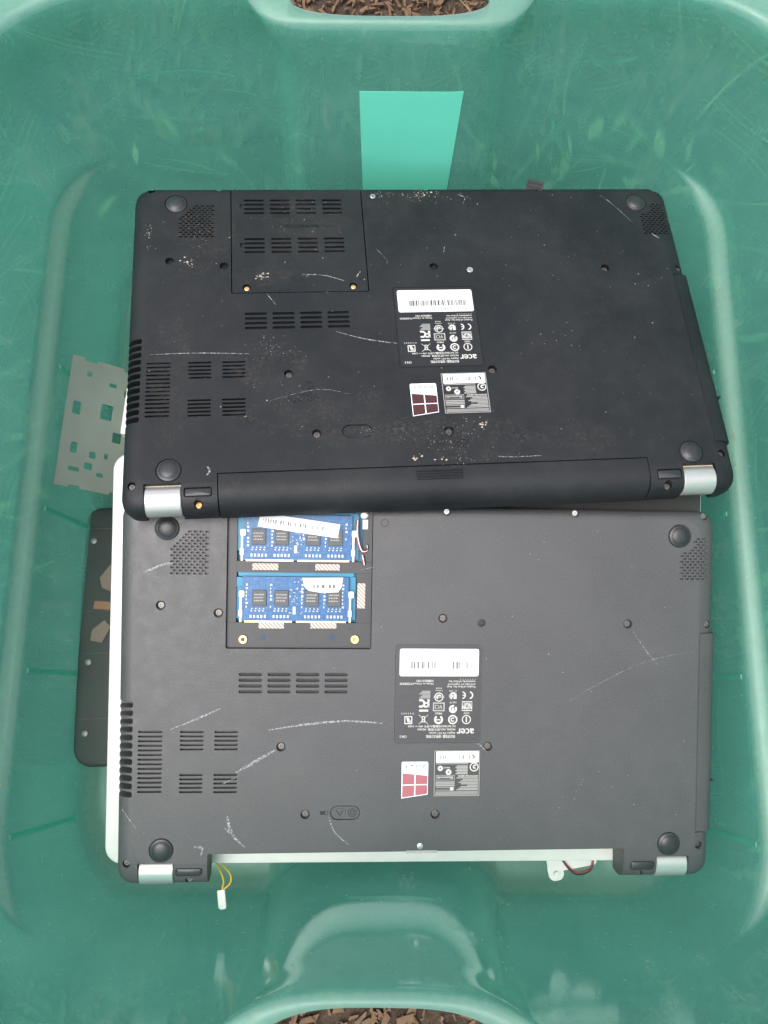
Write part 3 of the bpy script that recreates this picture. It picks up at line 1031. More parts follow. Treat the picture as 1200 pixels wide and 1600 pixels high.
def laptop(pose, v):
    A = v == 'A'
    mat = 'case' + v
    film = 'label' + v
    root = empty('laptop', pose)
    if A:
        tag(root, 'upper black laptop lying bottom up, battery and memory cover still fitted', 'laptop', 'overturned black laptops')
    else:
        tag(root, 'lower paler, dusty black laptop lying bottom up, battery gone and blue memory bay open', 'laptop', 'overturned black laptops')
    case(root, mat, A, A)
    for i, (u, v_) in enumerate(FEET):
        b = B()
        b.lathe(u, v_, [(7.4, -1.2), (7.0, 0.1), (6.6, 0.35), (5.9, 0.35), (5.4, 0.9), (4.0, 1.55), (2.2, 1.9), (0, 2.0)], 28)
        b.build('rubber_foot', 'rubber', root, 50)
    # silver hinge caps with the dark pocket behind each
    for u0, u1 in ((-14.0, 7.1), (315.6, 336.5)):
        b = B()
        rings = []
        for u in (u0, u0 + 0.5, u1 - 0.5, u1):
            rr = 9.0 if u in (u0, u1) else 9.5
            rings.append([(u, -15.2 + rr * math.cos(2 * math.pi * i / 32), -10.4 + rr * math.sin(2 * math.pi * i / 32)) for i in range(32)])
        b.loft(rings)
        b.build('hinge_cap', 'silver', root, 35)
        b = B()
        b.box(u0 - 0.1, u1 + 0.1, -9.6, -8.3, -16, -3.2)
        b.build('hinge_pocket', 'dust' if A else 'dark', root)
    for (u0, u1, v0, v1) in ((9.6, 24.6, -16.4, -12.0), (298.8, 313.4, -17.0, -11.8)):
        b = B()
        b.loft([[(p[0], p[1], w) for p in rrect(u0 + i, u1 - i, v0 + i, v1 - i, 1.0, 4)] for w, i in ((-3, 0), (-0.9, 0), (-0.5, 0.5))])
        b.build('rubber_pad', 'rubber', root, 40)
    # drive bezel on the right side
    b = B()
    prof = [(341.0, -14.6), (341.0, -0.9), (341.4, -0.5), (347.0, -0.9), (350.6, -2.2), (352.2, -4.5), (352.8, -8.0), (352.6, -14.6)]
    b.loft([[(p[0], vv, p[1]) for p in prof] for vv in (7.3, 7.8, 135.8, 136.3)])
    od = b.build('optical_drive', mat, root, 40)
    b = B()
    b.rbox(350.6, 353.4, 39.6, 40.3, -7, -2.3, 0.2, 2)
    b.build('drive_button', 'dark', od)
    # battery latch
    b = B()
    b.rbox(104.4, 122.1, 18.2, 26.1, -1.35, -0.55, 3.9, 6)
    b.rbox(106.0, 113.6, 19.6, 24.7, -0.6, -0.25, 2.2, 5)
    lt = b.build('latch_slider', mat, root, 40)
    b = B()
    b.ring(117.8, 22.1, 2.2, 2.7, -0.5); b.ring(117.8, 22.1, 1.0, 1.5, -0.5)
    b.quad([(107.4, 23.8), (107.9, 24.1), (110.0, 20.9), (109.5, 20.6)], -0.2); b.quad([(109.5, 20.6), (109.9, 20.3), (112.2, 23.4), (111.7, 23.7)], -0.2)
    b.build('latch_marks', 'dark', lt)
    b = B()
    b.ring(101.5, 22.3, 0.9, 1.3, 0.02, 14); b.quad([(97.6, 21.1), (100.6, 21.1), (100.6, 23.5), (97.6, 23.5)], 0.02)
    b.build('lock_mark', 'dark', root)
    # screws
    for i, (u, v_) in enumerate(SCREWS):
        if not A or i in (3, 5, 6, 7, 4):
            screw(root, u, v_, -2.3 if not A else -2.7)
    for i, (u, v_) in enumerate(EDGE_SCREWS):
        if not (A and i in (3, 4, 5, 6)):
            screw(root, u, v_, -3.6, 'steel' if (not A and i in (6, 7)) else 'screw', 2.0)
    for i, (u, v_) in enumerate(HINGE_SCREWS):
        screw(root, u, v_, -6.0, 'brass' if (A and i == 0) else 'screw', 2.0)
    if A:
        screw(root, 197.7, 142.2, -0.4, 'steel', 2.3)
        screw(root, 135.7, 205.5, 0.1, 'steel', 2.0)
    else:
        b = B()
        b.lathe(197.7, 142.2, [(2.3, -2), (2.3, 0.1), (1.7, 0.15), (1.5, -1.2), (0, -1.3)], 18)
        b.build('plug', 'rubber', root, 40)
        b = B()
        b.lathe(134.9, 204.7, [(2.7, -0.2), (2.7, 0.15), (1.9, 0.15), (1.9, -0.2)], 18)
        b.build('hole_rim', 'rubber', root, 40)
    rating_label(root, v, film)
    approval_label(root, film)
    logo_sticker(root, v)
    if A:
        # memory cover with two rows of louvres
        b = B()
        b.rbox(38.0, 127.2, 125.8, 210.9, -3.5, -0.02, 1.0)
        cv = b.build('access_cover', mat, root)
        c = B()
        for (vt, vb, off) in ((204.0, 189.3, 0), (171.0, 156.6, 0)):
            for cc in range(4):
                u = 46.4 + cc * 17.8
                for i in range(4):
                    vv = vt - (vt - vb) * (i + 0.5) / 4
                    c.rbox(u, u + 13.6, vv - 0.85, vv + 0.85, -2.4, 5, 0.8, 3)
        for u, vv in ((47.4, 129.8), (117.5, 130.1)):
            c.cyl(u, vv, 2.6, -2.4, 5, 18)
        c.rbox(43.6, 46.0, 194.6, 199.0, -1.2, 5, 1.0, 3)
        c.rbox(43.6, 46.0, 161.6, 166.0, -1.2, 5, 1.0, 3)
        boolean(cv, c)
        smooth(cv.data, 28)
        cv.data.materials.clear()
        cv.data.materials.append(M[mat])
        g = B()
        for (vt, vb) in ((204.0, 189.3), (171.0, 156.6)):
            for cc in range(4):
                u = 46.4 + cc * 17.8
                for i in (1, 3):
                    vv = vt - (vt - vb) * (i + 0.5) / 4
                    for s_ in range(11):
                        g.box(u + 0.9 + s_ * 1.12, u + 1.4 + s_ * 1.12, vv - 0.8, vv + 0.8, -1.9, -1.1)
        g.build('vent_mesh', mat, cv, None, 'stuff')
        for u, vv in ((47.4, 129.8), (117.5, 130.1)):
            b = B()
            b.lathe(u, vv - 0.2, [(1.7, -2.4), (1.7, -1.0), (1.1, -0.8), (0.5, -0.8), (0.4, -1.3), (0, -1.4)], 14)
            b.build('screw', 'brass', cv, 40)
        # battery
        b = B()
        prof = [(-3.1, -19), (-3.1, -0.35), (-3.5, 0.02), (-9, 0.15), (-13.5, -0.35), (-17.5, -1.8), (-20.8, -4.4), (-23.2, -8), (-24.4, -12.5), (-24.4, -19)]
        b.loft([[(u, p[0], p[1]) for p in prof] for u in (28.8, 29.3, 292.6, 293.1)])
        bt = b.build('battery', mat, root, 24)
        for k in range(4):
            g = B()
            vv = -6.4 - k * 1.75
            g.loft([[(p[0], p[1], w + (0.06 if k < 2 else -0.1 * (k - 1))) for p in rrect(147 + i, 175.6 - i, vv - 0.5 + i, vv + 0.5 - i, 0.3, 3)] for w, i in ((-0.8, 0), (0.5, 0), (0.75, 0.2))])
            g.build('grip_ridge', mat, bt, 40)
        g = B()
        def surf(v_):
            for (va, wa), (vb, wb) in zip(prof[2:], prof[3:]):
                if vb <= v_ <= va:
                    return wa + (wb - wa) * (v_ - va) / (vb - va)
            return 0.0
        for a, c in (((34.6, -5.4), (43.5, -16.4)), ((43.5, -5.4), (34.6, -16.4)), ((36.4, -6.6), (41.8, -6.6)), ((37.1, -7), (37.9, -14)), ((41.1, -7), (40.3, -14)), ((37.7, -14.2), (40.6, -14.2))):
            d = Vector((c[0] - a[0], c[1] - a[1])).normalized()
            nx, ny = -d.y * 0.28, d.x * 0.28
            pr = None
            for k in range(13):
                x_, y_ = a[0] + (c[0] - a[0]) * k / 12, a[1] + (c[1] - a[1]) * k / 12
                q = [g.bm.verts.new(((x_ + e * nx) * S, (y_ + e * ny) * S, (surf(y_ + e * ny) + 0.06) * S)) for e in (1, -1)]
                if pr:
                    g.bm.faces.new((pr[0], pr[1], q[1], q[0]))
                pr = q
        g.build('bin_mark', 'dark', bt)
    else:
        memory_bay(root, mat)
        # catch in the empty battery bay
        b = B()
        b.rbox(151.9, 172.2, -3.8, -2.2, -1.6, 0.05, 0.6, 3)
        b.build('battery_catch', 'greyprint', root)
        b = B()
        b.lathe(161.0, 0.6, [(1.9, 0.0), (1.9, 0.25), (1.2, 0.5), (0, 0.55)], 16)
        b.build('rivet', 'steel', root, 40)
        b = B()
        b.box(28.4, 293.5, -2.9, -2.72, -19, -0.8)
        b.build('bay_wall', 'frame', root)
    # wear: scuffs, scratches, specks
    lab = [(143, 199, 66, 129), (147, 199.5, 30, 62), (37, 128, 125, 212)] if not A else [(143, 199, 66, 129), (147, 199.5, 30, 62)]
    lab += [(u - 3, u + 3, v_ - 3, v_ + 3) for u, v_ in SCREWS] + [(u - 8, u + 8, v_ - 8, v_ + 8) for u, v_ in FEET]
    s_ = B()
    if A:
        for pts, w0, w1 in (([(104, 94.5), (120, 89), (134, 86), (143, 84.5)], 0.6, 1.0), ([(-13, 80), (10, 80.5), (30, 80), (49, 79)], 0.5, 0.7), ([(84, 139.5), (98, 138.8), (112, 134)], 0.6, 0.8),
                             ([(60, 125), (64, 119), (66, 116)], 0.6, 0.5), ([(299, 207), (308, 198), (320, 181)], 0.35, 0.3), ([(120, 137), (123, 142)], 1.2, 0.5), ([(332, 171), (337, 167)], 0.9, 0.6),
                             ([(22, 2), (24, -1), (22, -4)], 1.6, 1.2), ([(199, 1.5), (208, 0.8), (226, 1.0)], 0.8, 0.4), ([(135, 160), (142, 150)], 0.3, 0.2), ([(181, 156), (182, 162)], 0.5, 0.3),
                             ([(196, 207), (201, 204), (199, 199)], 0.6, 0.4), ([(60, 45), (90, 52), (110, 48)], 0.2, 0.2)):
            ribbon(s_, pts, w0, w1, 0.03)
    else:
        for pts, w0, w1 in (([(64.5, 74.5), (88, 78), (112, 80), (137, 78.5)], 1.4, 1.5), ([(4.5, 75), (19, 81), (35, 88)], 0.7, 1.5), ([(45, 48.0), (57, 55), (69, 62)], 2.2, 1.6), ([(37, 41), (46, 45.5)], 0.9, 0.6),
                             ([(40, 21), (43, 10), (51, 1.5)], 2.6, 1.4), ([(38, 14), (42, 10)], 1.5, 1.0), ([(103, 20), (107, 10), (116, 2)], 0.7, 0.9), ([(255, 92), (275, 104), (305, 118), (337, 125)], 0.2, 0.18),
                             ([(296, 138), (306, 124), (314, 115)], 0.35, 0.3), ([(-13, 172), (-1, 177), (5, 178)], 1.8, 0.9), ([(197, 66), (203, 60)], 0.6, 0.4), ([(-24, 26), (-15, 13)], 0.5, 0.4),
                              ([(195, 66.0), (200, 63)], 0.3, 0.3), ([(120, 175), (129, 177)], 0.3, 0.3),
                             ([(20, 2), (25, 1), (24, -4)], 1.8, 1.0)):
            ribbon(s_, pts, w0, w1, 0.03)
    sc = s_.build('scratches', 'scratch', root, None, 'stuff', fix=False)
    if A:
        specks(root, lab, 280, [(60, 85, 9, 6, 40, 0.35), (171, 207, 7, 2.5, 50, 0.45), (142, 206, 4, 2, 20, 0.4), (180, 22, 9, 9, 45, 0.4), (165, 14, 10, 5, 40, 0.3), (176, -1, 8, 3, 24, 0.35), (76, 48, 6, 4, 20, 0.3), (12, 152, 1.5, 3, 9, 0.8),
                                (58, 139, 3, 1, 12, 0.7), (196, 205, 5, 3, 14, 0.4), (16, 176, 7, 6, 22, 0.35), (85, 190, 14, 10, 40, 0.35), (230, 160, 30, 20, 30, 0.3), (120, 22, 3, 2, 8, 0.4), (250, 85, 10, 6, 14, 0.35), (-16, 175, 1.2, 8, 22, 0.5)])
        st = B()
        for (u, v_, ru, rv) in ((80, 47, 12, 6), (84, 54, 6, 7), (176, 12, 7, 5), (170, 17, 5, 3), (87, 180, 22, 2.5), (75, 127.6, 14, 1.6), (82, 136, 8, 3), (45, 32, 9, 6)):
            n = 22
            ph = random.uniform(0, 9)
            pts = [(u + ru * math.cos(2 * math.pi * i / n) * (0.75 + 0.35 * noise.noise((math.cos(2 * math.pi * i / n) * 1.5, math.sin(2 * math.pi * i / n) * 1.5, ph))),
                    v_ + rv * math.sin(2 * math.pi * i / n) * (0.75 + 0.45 * noise.noise((math.cos(2 * math.pi * i / n) * 1.5, math.sin(2 * math.pi * i / n) * 1.5, ph + 3)))) for i in range(n)]
            st.quad(pts, 0.022 + random.uniform(0, 0.004))
        st.build('damp_stains', 'damp', root, None, 'stuff', fix=False)
        sm_ = B()
        for (u, v_, ru, rv) in ((60, 72, 30, 22), (175, 15, 60, 22), (172, 206, 26, 7), (60, 140, 22, 10), (20, 165, 24, 40), (100, 30, 70, 22), (85, 180, 38, 26), (0, 60, 16, 60), (250, 14, 50, 12)):
            n = 36
            ph = random.uniform(0, 9)
            sm_.quad([(u + ru * math.cos(2 * math.pi * i / n) * (0.8 + 0.4 * noise.noise((math.cos(2 * math.pi * i / n) * 2, math.sin(2 * math.pi * i / n) * 2, ph))),
                       max(-1, min(208, v_ + rv * math.sin(2 * math.pi * i / n) * (0.8 + 0.4 * noise.noise((math.cos(2 * math.pi * i / n) * 2, math.sin(2 * math.pi * i / n) * 2, ph + 3)))))) for i in range(n)], 0.012 + random.uniform(0, 0.006))
        boxes = None
        sm_.build('dust_smears', 'smear', root, None, 'stuff', fix=False)
        md = B()
        for i in range(30):
            u, v_ = random.choice(((171, 208), (142, 206), (160, 1.5), (190, 24), (12, 152), (57, 139), (150, 2))), 0
            u, v_ = u[0] + random.gauss(0, 3.5), u[1] + random.gauss(0, 1.5)
            r = random.uniform(0.3, 0.9)
            md.prism([(u + r * math.cos(t) * random.uniform(.5, 1.4), v_ + r * math.sin(t) * random.uniform(.5, 1.2)) for t in (0, 1.2, 2.4, 3.6, 4.9)], 0.0, 0.15)
        md.build('mud_flecks', 'dust', root, None, 'stuff')
    else:
        specks(root, lab, 170, [(270, 40, 8, 6, 10, 0.35), (60, 110, 12, 10, 10, 0.3)])
    return root

def memory_bay(root, mat):
    b = B()
    b.box(37.6, 127.6, 125.4, 211.3, -9.3, -7.6)
    bd = b.build('mainboard', 'pcb2', root)
    b = B()
    b.box(37.7, 127.5, 125.5, 141.2, -7.5, -2.6)
    b.box(37.7, 43.2, 141.3, 211.2, -7.5, -2.7)
    b.box(43.3, 127.5, 172.6, 179.6, -7.5, -2.7)
    b.box(118.2, 127.5, 141.3, 172.5, -7.5, -2.8)
    b.box(121.6, 127.5, 179.7, 211.2, -7.5, -2.8)
    b.box(46, 114, 136.6, 141.1, -2.6, -2.2)
    b.box(80.6, 81.2, 127, 136, -2.6, -2.35)
    b.box(76, 88, 172.8, 179.4, -2.7, -2.3)
    b.box(105, 116.5, 126.5, 137, -2.6, -2.3)
    b.build('bay_tray', 'frame', root)
    b = B()
    b.rbox(44.2, 116.5, 170.2, 174.2, -6, -3.6, 1.0)
    b.rbox(38.6, 47.5, 163.5, 169.5, -6, -3.2, 2.0)
    b.rbox(41.0, 47.5, 143.5, 163.4, -6, -4.2, 0.8)
    b.rbox(113.4, 117.6, 143.0, 170, -6, -4.4, 0.8)
    b.rbox(40.0, 48.0, 196, 210, -6, -4.0, 1.4)
    b.rbox(42.5, 48.0, 186, 195.9, -6, -4.3, 1.4)
    b.rbox(113, 119.0, 181, 210, -6, -4.6, 1.4)
    b.build('board_tabs', 'pcb2', root)
    for (u0, u1, v0, v1) in ((53, 69, 174.1, 178.2), (92, 107.3, 174.3, 178.2), (57.4, 73, 137.6, 142.0), (89.6, 105.8, 137.8, 142.2), (118.6, 123.6, 150.6, 166.4)):
        b = B()
        b.box(u0, u1, v0, v1, -2.65, -2.0)
        b.build('hatched_pad', 'hatch', root)
    for (u, v) in ((47.8, 130.7), (117.5, 131.0)):
        b = B()
        b.lathe(u, v, [(2.8, -2.6), (2.8, -1.6), (2.5, -1.3), (1.3, -1.3), (1.2, -2.6), (0, -2.6)], 20)
        b.build('standoff', 'brass', root, 40)
    for (u, v) in ((60.2, 131.8), (103.2, 132.0)):
        b = B()
        b.cyl(u, v, 1.9, -2.6, -2.55, 18)
        b.build('board_hole', 'deepblue', root)
    screw(root, 122.3, 209.3, -1.6, 'steel', 2.6)
    for k, (v0, v1) in enumerate(((180.3, 208.6), (142.1, 170.0))):
        t = empty('memory_module')
        t.parent = root
        u0, u1 = (47.3, 114.7) if k == 0 else (47.0, 113.2)
        b = B()
        b.box(u0, u1, v0, v1, -2.6, -1.5)
        b.box(u0, u0 + 1.2, v0, v1, -1.5, -1.42)
        board = b.build('module_board', 'pcb', t)
        b = B()
        b.box(u0 + 1.5, u0 + 31, v0 - 0.7, v0 + 0.4, -2.5, -1.45)
        b.box(u0 + 33.5, u1 - 1.5, v0 - 0.7, v0 + 0.4, -2.5, -1.45)
        b.build('contact_strip', 'gold', t)
        for c in range(4):
            cu = (52.3, 66.5, 86.0, 100.0)[c] if k == 0 else (53.2, 66.9, 85.7, 99.6)[c]
            b = B()
            b.loft([[(p[0], p[1], w) for p in rrect(cu + i, cu + 8.8 - i, v0 + 9.6 + i, v0 + 19.6 - i, 0.3, 2)] for w, i in ((-1.5, 0), (-0.7, 0), (-0.5, 0.25))])
            ch = b.build('chip', 'chip', t)
            q = B()
            for ln in range(3):
                x_ = cu + 1.2
                while x_ < cu + 6.6:
                    w_ = random.uniform(0.4, 1.1)
                    q.quad([(x_, v0 + 12.6 + ln * 1.9), (x_ + w_, v0 + 12.6 + ln * 1.9), (x_ + w_, v0 + 13.4 + ln * 1.9), (x_, v0 + 13.4 + ln * 1.9)], -0.48)
                    x_ += w_ + 0.35
            q.build('chip_print', 'greyprint', t, None, 'stuff')
        p = B()
        for c in range(4):
            cu = (52.3, 66.5, 86.0, 100.0)[c]
            for i in range(5):
                p.box(cu - 0.5 + i * 2.2, cu + 0.7 + i * 2.2, v0 + 2.2, v0 + 4.0, -1.5, -1.0)
            for i in range(4):
                p.box(cu + i * 2.4, cu + 1.0 + i * 2.4, v0 + 6.2, v0 + 6.9, -1.5, -1.15)
                p.box(cu + 0.4 + i * 2.4, cu + 1.2 + i * 2.4, v0 + 7.6, v0 + 8.3, -1.5, -1.15)
        for uu in (u0 + 2.2, u0 + 17.2, u0 + 36.6, u0 + 50.4, u1 - 4.2):
            for i in range(7):
                if random.random() < 0.85:
                    p.box(uu, uu + random.choice((0.7, 1.3)), v0 + 8.5 + i * 2.3, v0 + 9.7 + i * 2.3, -1.5, -1.1)
        for i in range(30):
            uu, vv = random.uniform(u0 + 28, u0 + 37), random.uniform(v0 + 4, v0 + 26)
            p.box(uu, uu + 0.7, vv, vv + 0.5, -1.5, -1.2)
        p.box(u0 + 31.4, u0 + 33.2, v0 + 4.6, v0 + 9.4, -1.5, -0.8)
        p.build('small_components', 'solder', t, None, 'stuff')
        b = B()
        if k == 0:
            b.prism([(57.3, 208.6), (56.0, 201.2), (105.6, 194.6), (107.2, 203.3), (70, 208.3)], -0.45, -0.3)
            st = b.build('barcode_sticker', 'paper', t)
            rn, q0 = 28, 0.3
            fn = lambda s_, e: (59 + 43 * s_ + e * 0.3, 203.8 - 5.0 * s_ + e * 2.4)
        else:
            b.prism([(84.0, 169.6), (109.6, 170.0), (108.6, 164), (106.6, 160.8), (96, 160.4), (88, 161.6), (85.6, 164)], -0.45, -0.3)
            st = b.build('barcode_sticker', 'paper', t)
            rn = 20
            fn = lambda s_, e: (88 + 18 * s_, 163.2 + e * 2.3)
        q = B()
        for i in range(rn):
            if random.random() < 0.8:
                a = fn(i / rn, 0); c = fn(i / rn, 1)
                w_ = random.choice((0.25, 0.5, 0.7))
                q.quad([(a[0], a[1]), (a[0] + w_, a[1]), (c[0] + w_, c[1]), (c[0], c[1])], -0.28)
        if k == 0:
            pass
        q.build('barcode', 'ink', t)
        for s_ in (0, 1):
            b = B()
            uc = u0 - 1.6 if s_ == 0 else u1 + 0.2
            b.box(uc, uc + 1.4, v0 - 0.5, v0 + 18.5, -3.2, -1.2)
            b.rbox(uc - 0.4, uc + 3.0, v0 + 15.0, v0 + 19.2, -2, -0.6, 0.8)
            b.rbox(uc - 0.6, uc + 1.8, v0 + 3, v0 + 7.2, -2, -0.9, 0.5)
            b.build('retaining_clip', 'white', t)
    for (m, du) in (('red', 0.0), ('whitewire', 0.95), ('blackwire', 1.9)):
        b = B()
        b.tube(spline([(117.2 + du, 206, -2.2), (117.0 + du, 199, -1.4), (118.0 + du, 192, -1.2), (120.2 + du, 186.4 + du * 0.4, -1.3), (124.0 + du * 0.4, 186.3 + du, -1.8), (124.4, 189.5 + du, -2.4)], 8), 0.42)
        b.tube(spline([(120.6 + du * 0.9, 184.0, -2.4), (121.2 + du * 0.8, 181.5, -1.6), (122.2 + du * 0.6, 178.0, -2.6)], 6), 0.42)
        b.build('wire', m, root, 60)
    b = B()
    b.box(121.2, 124.6, 200.5, 206.5, -2.8, -1.6)
    b.build('wire_plug', 'white', root)

POSE_A = Matrix(((0.9941, -0.07578, 0.07763, -0.12724), (0.06353, 0.9867, 0.14962, 0.13017), (-0.08793, -0.1438, 0.98569, 0.19621), (0, 0, 0, 1)))
POSE_B = Matrix(((0.99721, 0.01778, 0.07246, -0.13777), (-0.00019, 0.97179, -0.23584, -0.09264), (-0.07461, 0.23517, 0.96909, 0.12217), (0, 0, 0, 1)))
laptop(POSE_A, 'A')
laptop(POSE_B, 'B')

# ------------------------------------------------------------------ the pile under the laptops
def slab(b, u0, u1, v0, v1, w0, w1, r, e):
    b.loft([[(p[0], p[1], w) for p in rrect(u0 + i, u1 - i, v0 + i, v1 - i, r, 8)] for w, i in
            ((w0, e), (w0 + e * 0.3, e * 0.3), (w0 + e, 0), (w1 - e, 0), (w1 - e * 0.3, e * 0.3), (w1, e))])

rt = empty('display_unit', POSE_B @ Matrix.Rotation(R(-0.45), 4, 'Z'))
tag(rt, 'white display lid, its edge showing left of and below the lower laptop', 'display lid')
b = B()
slab(b, -40, 349, -18.6, 246, -29.0, -21.5, 11, 2.2)
b.build('lid_shell', 'white', rt, 40)
b = B()
b.rbox(-30, 347.6, -1, 245.4, -21.45, -21.1, 4)  # dark sheet added over the lid to give the shade between the laptops
b.build('shade_sheet', 'deck', rt)

# dark slab on the floor, added to show the left wall's dark reflection
rt = empty('reflection_slab', Matrix.Translation((-0.175, -0.085, 0.008)) @ Matrix.Rotation(R(2), 4, 'Z'))
tag(rt, 'dark slab low in the tub, standing in for the dark reflection in the left wall', 'keyboard deck')
b = B()
slab(b, -53, 350, 36, 232, 0, 30, 14, 3)
b.build('slab_shell', 'deck', rt, 40)
for (u, v) in ((-44, 60), (-44, 112), (-44, 205)):
    b = B()
    b.lathe(u, v, [(2.4, 29.9), (2.4, 30.6), (1.6, 30.9), (0, 30.9)], 14)
    b.build('screw', 'screw', rt, 40)
b = B()
for v in (70, 118, 150, 214):
    b.box(-50, 60, v, v + 0.8, 30.0, 30.3)
b.build('slab_rib', 'deck', rt, None, 'stuff')
b = B()
b.prism([(-38, 176), (-30, 186), (-18, 184), (-16, 172), (-27, 164), (-36, 168)], 30.1, 30.6)
b.build('paper_tag', 'tan', rt)
b = B()
b.prism([(-42, 152), (-10, 149), (-10, 155), (-41, 158)], 30.1, 30.7)
b.build('ribbon_cable', 'olive', rt)
b = B()
b.prism([(-43, 128), (-34, 126), (-28, 138), (-33, 143), (-42, 136)], 30.1, 30.9)
b.build('foil_scrap', 'tan', rt)

# plate leaning on the left wall, built in place of its reflection there
rt = empty('plate_reflection', Matrix.Translation((-0.2365, 0.148, 0.098)) @ Matrix.Rotation(R(-3), 4, 'Z') @ Matrix.Rotation(R(38), 4, 'Y'))
tag(rt, 'pale perforated sheet on the left wall, standing in for a reflection beside the upper laptop', 'metal plate')
b = B()
b.box(0, 75, 0, 100, 0, 1.2)
pl = b.build('plate_sheet', 'plate', rt)
c = B()
for (x, y, w, h) in ((10, 30, 5, 8), (22, 18, 6, 5), (31, 13, 5, 3), (24, 27, 5, 5), (34, 28, 3, 4), (12, 14, 8, 3), (8, 60, 6, 10), (30, 62, 9, 12), (32, 84, 6, 3), (14, 88, 4, 4), (40, 44, 7, 8), (44, 80, 6, 6)):
    c.rbox(x - w / 2, x + w / 2, y - h / 2, y + h / 2, -3, 5, 0.9, 3)
for x in (14, 44):
    c.box(x - 5, x + 5, 97.5, 105, -3, 5)
    c.box(x - 4, x + 4, -5, 2.0, -3, 5)
boolean(pl, c)

rt = empty('side_panel', Matrix.Translation((-0.1835, 0.178, 0.03)) @ Matrix.Rotation(R(-4), 4, 'Z'))
tag(rt, 'pale narrow panel upright under the left vents of the upper laptop', 'panel')
b = B()
slab(b, 0, 5.0, 0, 58, 0, 92, 1.2, 0.8)
b.box(1.2, 3.8, 8, 50, 91.9, 92.6)
b.build('panel_sheet', 'white', rt, 40)

# supporting dark laptop base under the far end
rt = empty('stacked_base', Matrix.Translation((-0.16, 0.17, 0.06)) @ Matrix.Rotation(R(-3), 4, 'Z') @ Matrix.Rotation(R(-3), 4, 'X'))
tag(rt, 'black laptop base hidden in shade beneath the upper laptop', 'laptop base')
b = B()
slab(b, 0, 345, 0, 170, 0, 26, 8, 3)
b.build('base_shell', 'deck', rt, 40)

# ------------------------------------------------------------------ loose bits
def connector(name, loc, rz, label):
    rt = empty(name, Matrix.Translation(loc) @ Matrix.Rotation(rz, 4, 'Z'))
    tag(rt, label, 'wire connector')
    return rt

rt = connector('wire_connector', (-0.1066, -0.1295, 0.080), R(8), 'small white plug on two yellow wires below the lower laptop')
b = B()
slab(b, -2.6, 2.6, -5.6, 5.6, -2, 2.2, 0.5, 0.35)
b.box(-1.8, 1.8, -6.4, -5.6, -1.2, 1.2)
b.build('plug_body', 'white', rt, 40)
for k, pts in enumerate(([(0.4, 5.4, 0), (2.2, 11, 1.5), (1.0, 18, 4), (-3, 28, 5), (-8, 42, 4)], [(1.4, 5.4, 0.6), (6.6, 9, 2.5), (7.4, 15, 4), (3.0, 22, 6), (-4, 32, 5), (-7, 44, 4)])):
    b = B()
    b.tube(spline(pts, 8), 0.62)
    b.build('wire', 'yellow', rt, 60)

rt = empty('metal_bracket', Matrix.Translation((0.1125, -0.1145, 0.060)) @ Matrix.Rotation(R(10), 4, 'Z'))
tag(rt, 'white metal bracket with a hole and red and black wires, below the lower laptop', 'bracket')
b = B()
b.rbox(0, 34, -3.5, 22, 0, 1.0, 2.5, 5)
b.rbox(-0.5, 10, -9.0, 3, -0.1, 1.1, 4.2, 6)
bk = b.build('bracket_plate', 'white', rt)
c = B()
c.cyl(4.6, -4.6, 1.7, -3, 4, 18)
boolean(bk, c)
for m, dy in (('red', 0), ('blackwire', -1.4)):
    b = B()
    b.tube(spline([(9, 10, 3), (12, 1.5 + dy, 3.2), (18, -5.5 + dy, 3), (27, -5.2 + dy, 3), (31, 0 + dy, 3), (31.5, 8, 3)], 8), 0.55)
    b.build('wire', m, rt, 60)

rt = empty('ribbed_connector', Matrix.Translation((0.1085, 0.3580, 0.1400)) @ Matrix.Rotation(R(-14), 4, 'Z') @ Matrix.Rotation(R(25), 4, 'X') @ Matrix.Scale(0.85, 4))
tag(rt, 'small dark ribbed connector poking out behind the upper laptop', 'connector')
b = B()
b.rbox(-7, 7, -6, 6, 0, 3, 0.5)
bd = b.build('connector_body', 'dark', rt)
c = B()
for i in range(5):
    for j in range(3):
        c.box(-5.8 + i * 2.4, -4.3 + i * 2.4, -4.6 + j * 3.3, -2.6 + j * 3.3, 2.0, 5)
boolean(bd, c)

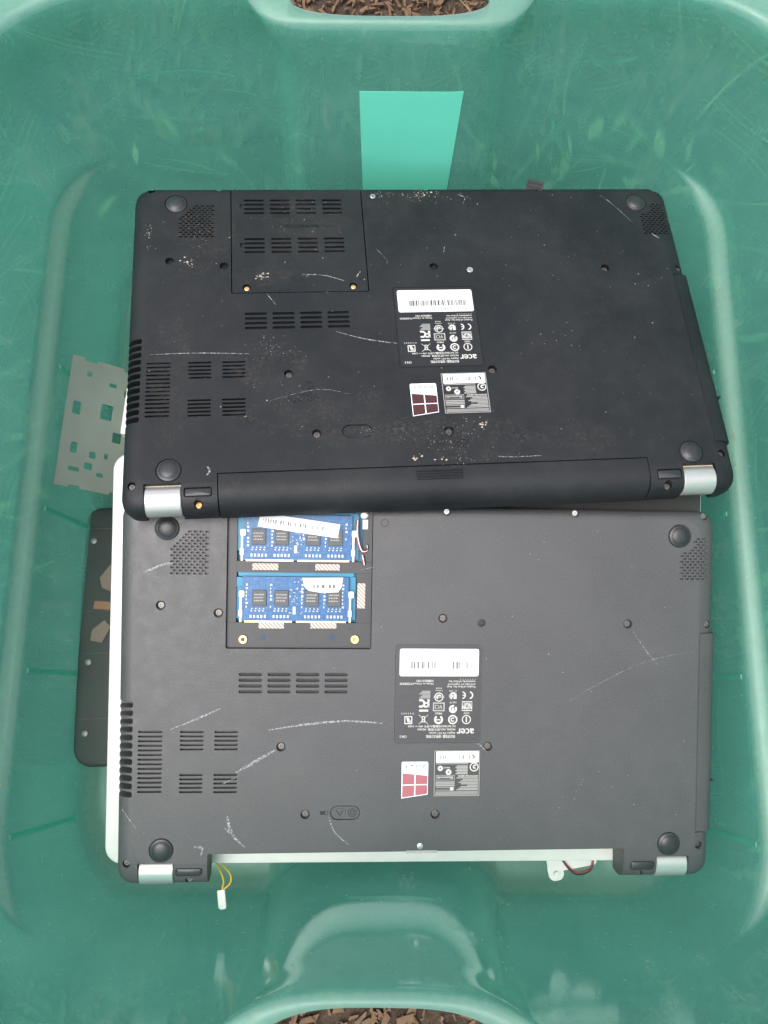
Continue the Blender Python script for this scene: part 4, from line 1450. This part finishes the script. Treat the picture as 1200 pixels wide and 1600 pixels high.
# crumbs, grit and short straws that have fallen into the tub
def crumbs():
    b = B()
    rnd = random.Random(3)
    def bit(x, y, z, r):
        k = rnd.randint(4, 6)
        pts = [((x + r * math.cos(t) * rnd.uniform(.5, 1.3)) * 1000, (y + r * math.sin(t) * rnd.uniform(.5, 1.3)) * 1000) for t in [6.283 * i / k for i in range(k)]]
        b.prism(pts, z * 1000, (z + r * 0.7) * 1000)
    for i in range(130):
        sx = rnd.choice((-1, 1))
        bit(sx * rnd.uniform(0.2445, 0.2495), rnd.uniform(-0.06, 0.30), 0.1128, rnd.uniform(0.0002, 0.0008))
    for i in range(160):
        x, y = rnd.choice(((rnd.uniform(-0.20, -0.10), rnd.uniform(-0.115, -0.09)), (rnd.uniform(0.10, 0.21), rnd.uniform(-0.115, -0.09)), (rnd.uniform(0.19, 0.225), rnd.uniform(-0.08, 0.25))))
        bit(x, y, 0.0064, rnd.uniform(0.0003, 0.0012))
    for i in range(26):
        x, y = rnd.choice(((rnd.uniform(-0.19, -0.10), rnd.uniform(-0.112, -0.09)), (rnd.uniform(0.10, 0.20), rnd.uniform(-0.112, -0.09)), (rnd.uniform(0.20, 0.222), rnd.uniform(-0.05, 0.25))))
        L, a = rnd.uniform(0.006, 0.022), rnd.uniform(0, 6.3)
        b.tube([((x + L * (t - .5) * math.cos(a)) * 1000, (y + L * (t - .5) * math.sin(a)) * 1000, 7.2) for t in (0, .5, 1)], rnd.uniform(0.25, 0.6), 4)
    o = b.build('crumbs', 'straw', None, None, 'stuff', fix=False)
    o['label'] = 'crumbs and bits of straw on the ledge and floor of the tub'
crumbs()

# dry stalks and blades leaning against the outside of the tub
def leaning_straw():
    rnd = random.Random(21)
    b = B()
    def wall(z):
        off = 0.0012 + 0.0075 * (0.2415 - z) / 0.1235 if z > 0.118 else 0.0098 + 0.009 * (0.104 - z) / 0.078
        return off
    def stepz(z):
        return 0.0 if z > 0.116 else 0.0118
    for i in range(64):
        side = rnd.random()
        L = rnd.uniform(0.015, 0.075)
        a = rnd.uniform(-0.5, 3.6)
        z0 = rnd.uniform(0.03, 0.215)
        r = rnd.uniform(0.3, 1.1)
        y0 = rnd.uniform(-0.06, 0.30)
        x0 = rnd.uniform(0.10, 0.185) if rnd.random() < 0.7 else rnd.uniform(-0.185, -0.10)
        curl = rnd.uniform(-0.35, 0.35)
        gap = rnd.uniform(0.0022, 0.006) + r * 0.001
        pts = []
        for k in range(6):
            t = k / 5 - 0.5
            du = L * (t * math.cos(a) - curl * t * t * math.sin(a))
            z = min(0.22, max(0.008, z0 + L * (t * math.sin(a) + curl * t * t * math.cos(a))))
            if side < 0.55:
                p = (0.262 - wall(z) - min(stepz(z), stepz(z0)) + gap, y0 + du, z)
            elif side < 0.88:
                p = (x0 + du, 0.418 - wall(z) + gap, z)
            else:
                p = (-(0.262 - wall(z) - min(stepz(z), stepz(z0)) + gap), y0 + du, z)
            pts.append((p[0] * 1000, p[1] * 1000, p[2] * 1000))
        if i % 2:
            b.tube(pts, r * 0.8, 5)
        else:
            n_ = len(pts)
            pr = None
            for k, p in enumerate(pts):
                wdt = r * 1.9 * math.sin(math.pi * (0.12 + 0.8 * k / (n_ - 1)))
                ax = (0, -math.sin(a), math.cos(a)) if not (0.55 <= side < 0.88) else (-math.sin(a), 0, math.cos(a))
                q = [b.bm.verts.new(tuple((p[m] + e * wdt * ax[m]) * S for m in range(3))) for e in (1, -1)]
                if pr:
                    b.bm.faces.new((pr[0], pr[1], q[1], q[0]))
                pr = q
    o = b.build('dry_grass', 'straw', None, None, 'stuff', fix=False)
    o['label'] = 'dry grass stalks leaning against the outside of the tub'
    o.matrix_world = Matrix.Rotation(R(-0.5), 4, 'Z')
leaning_straw()
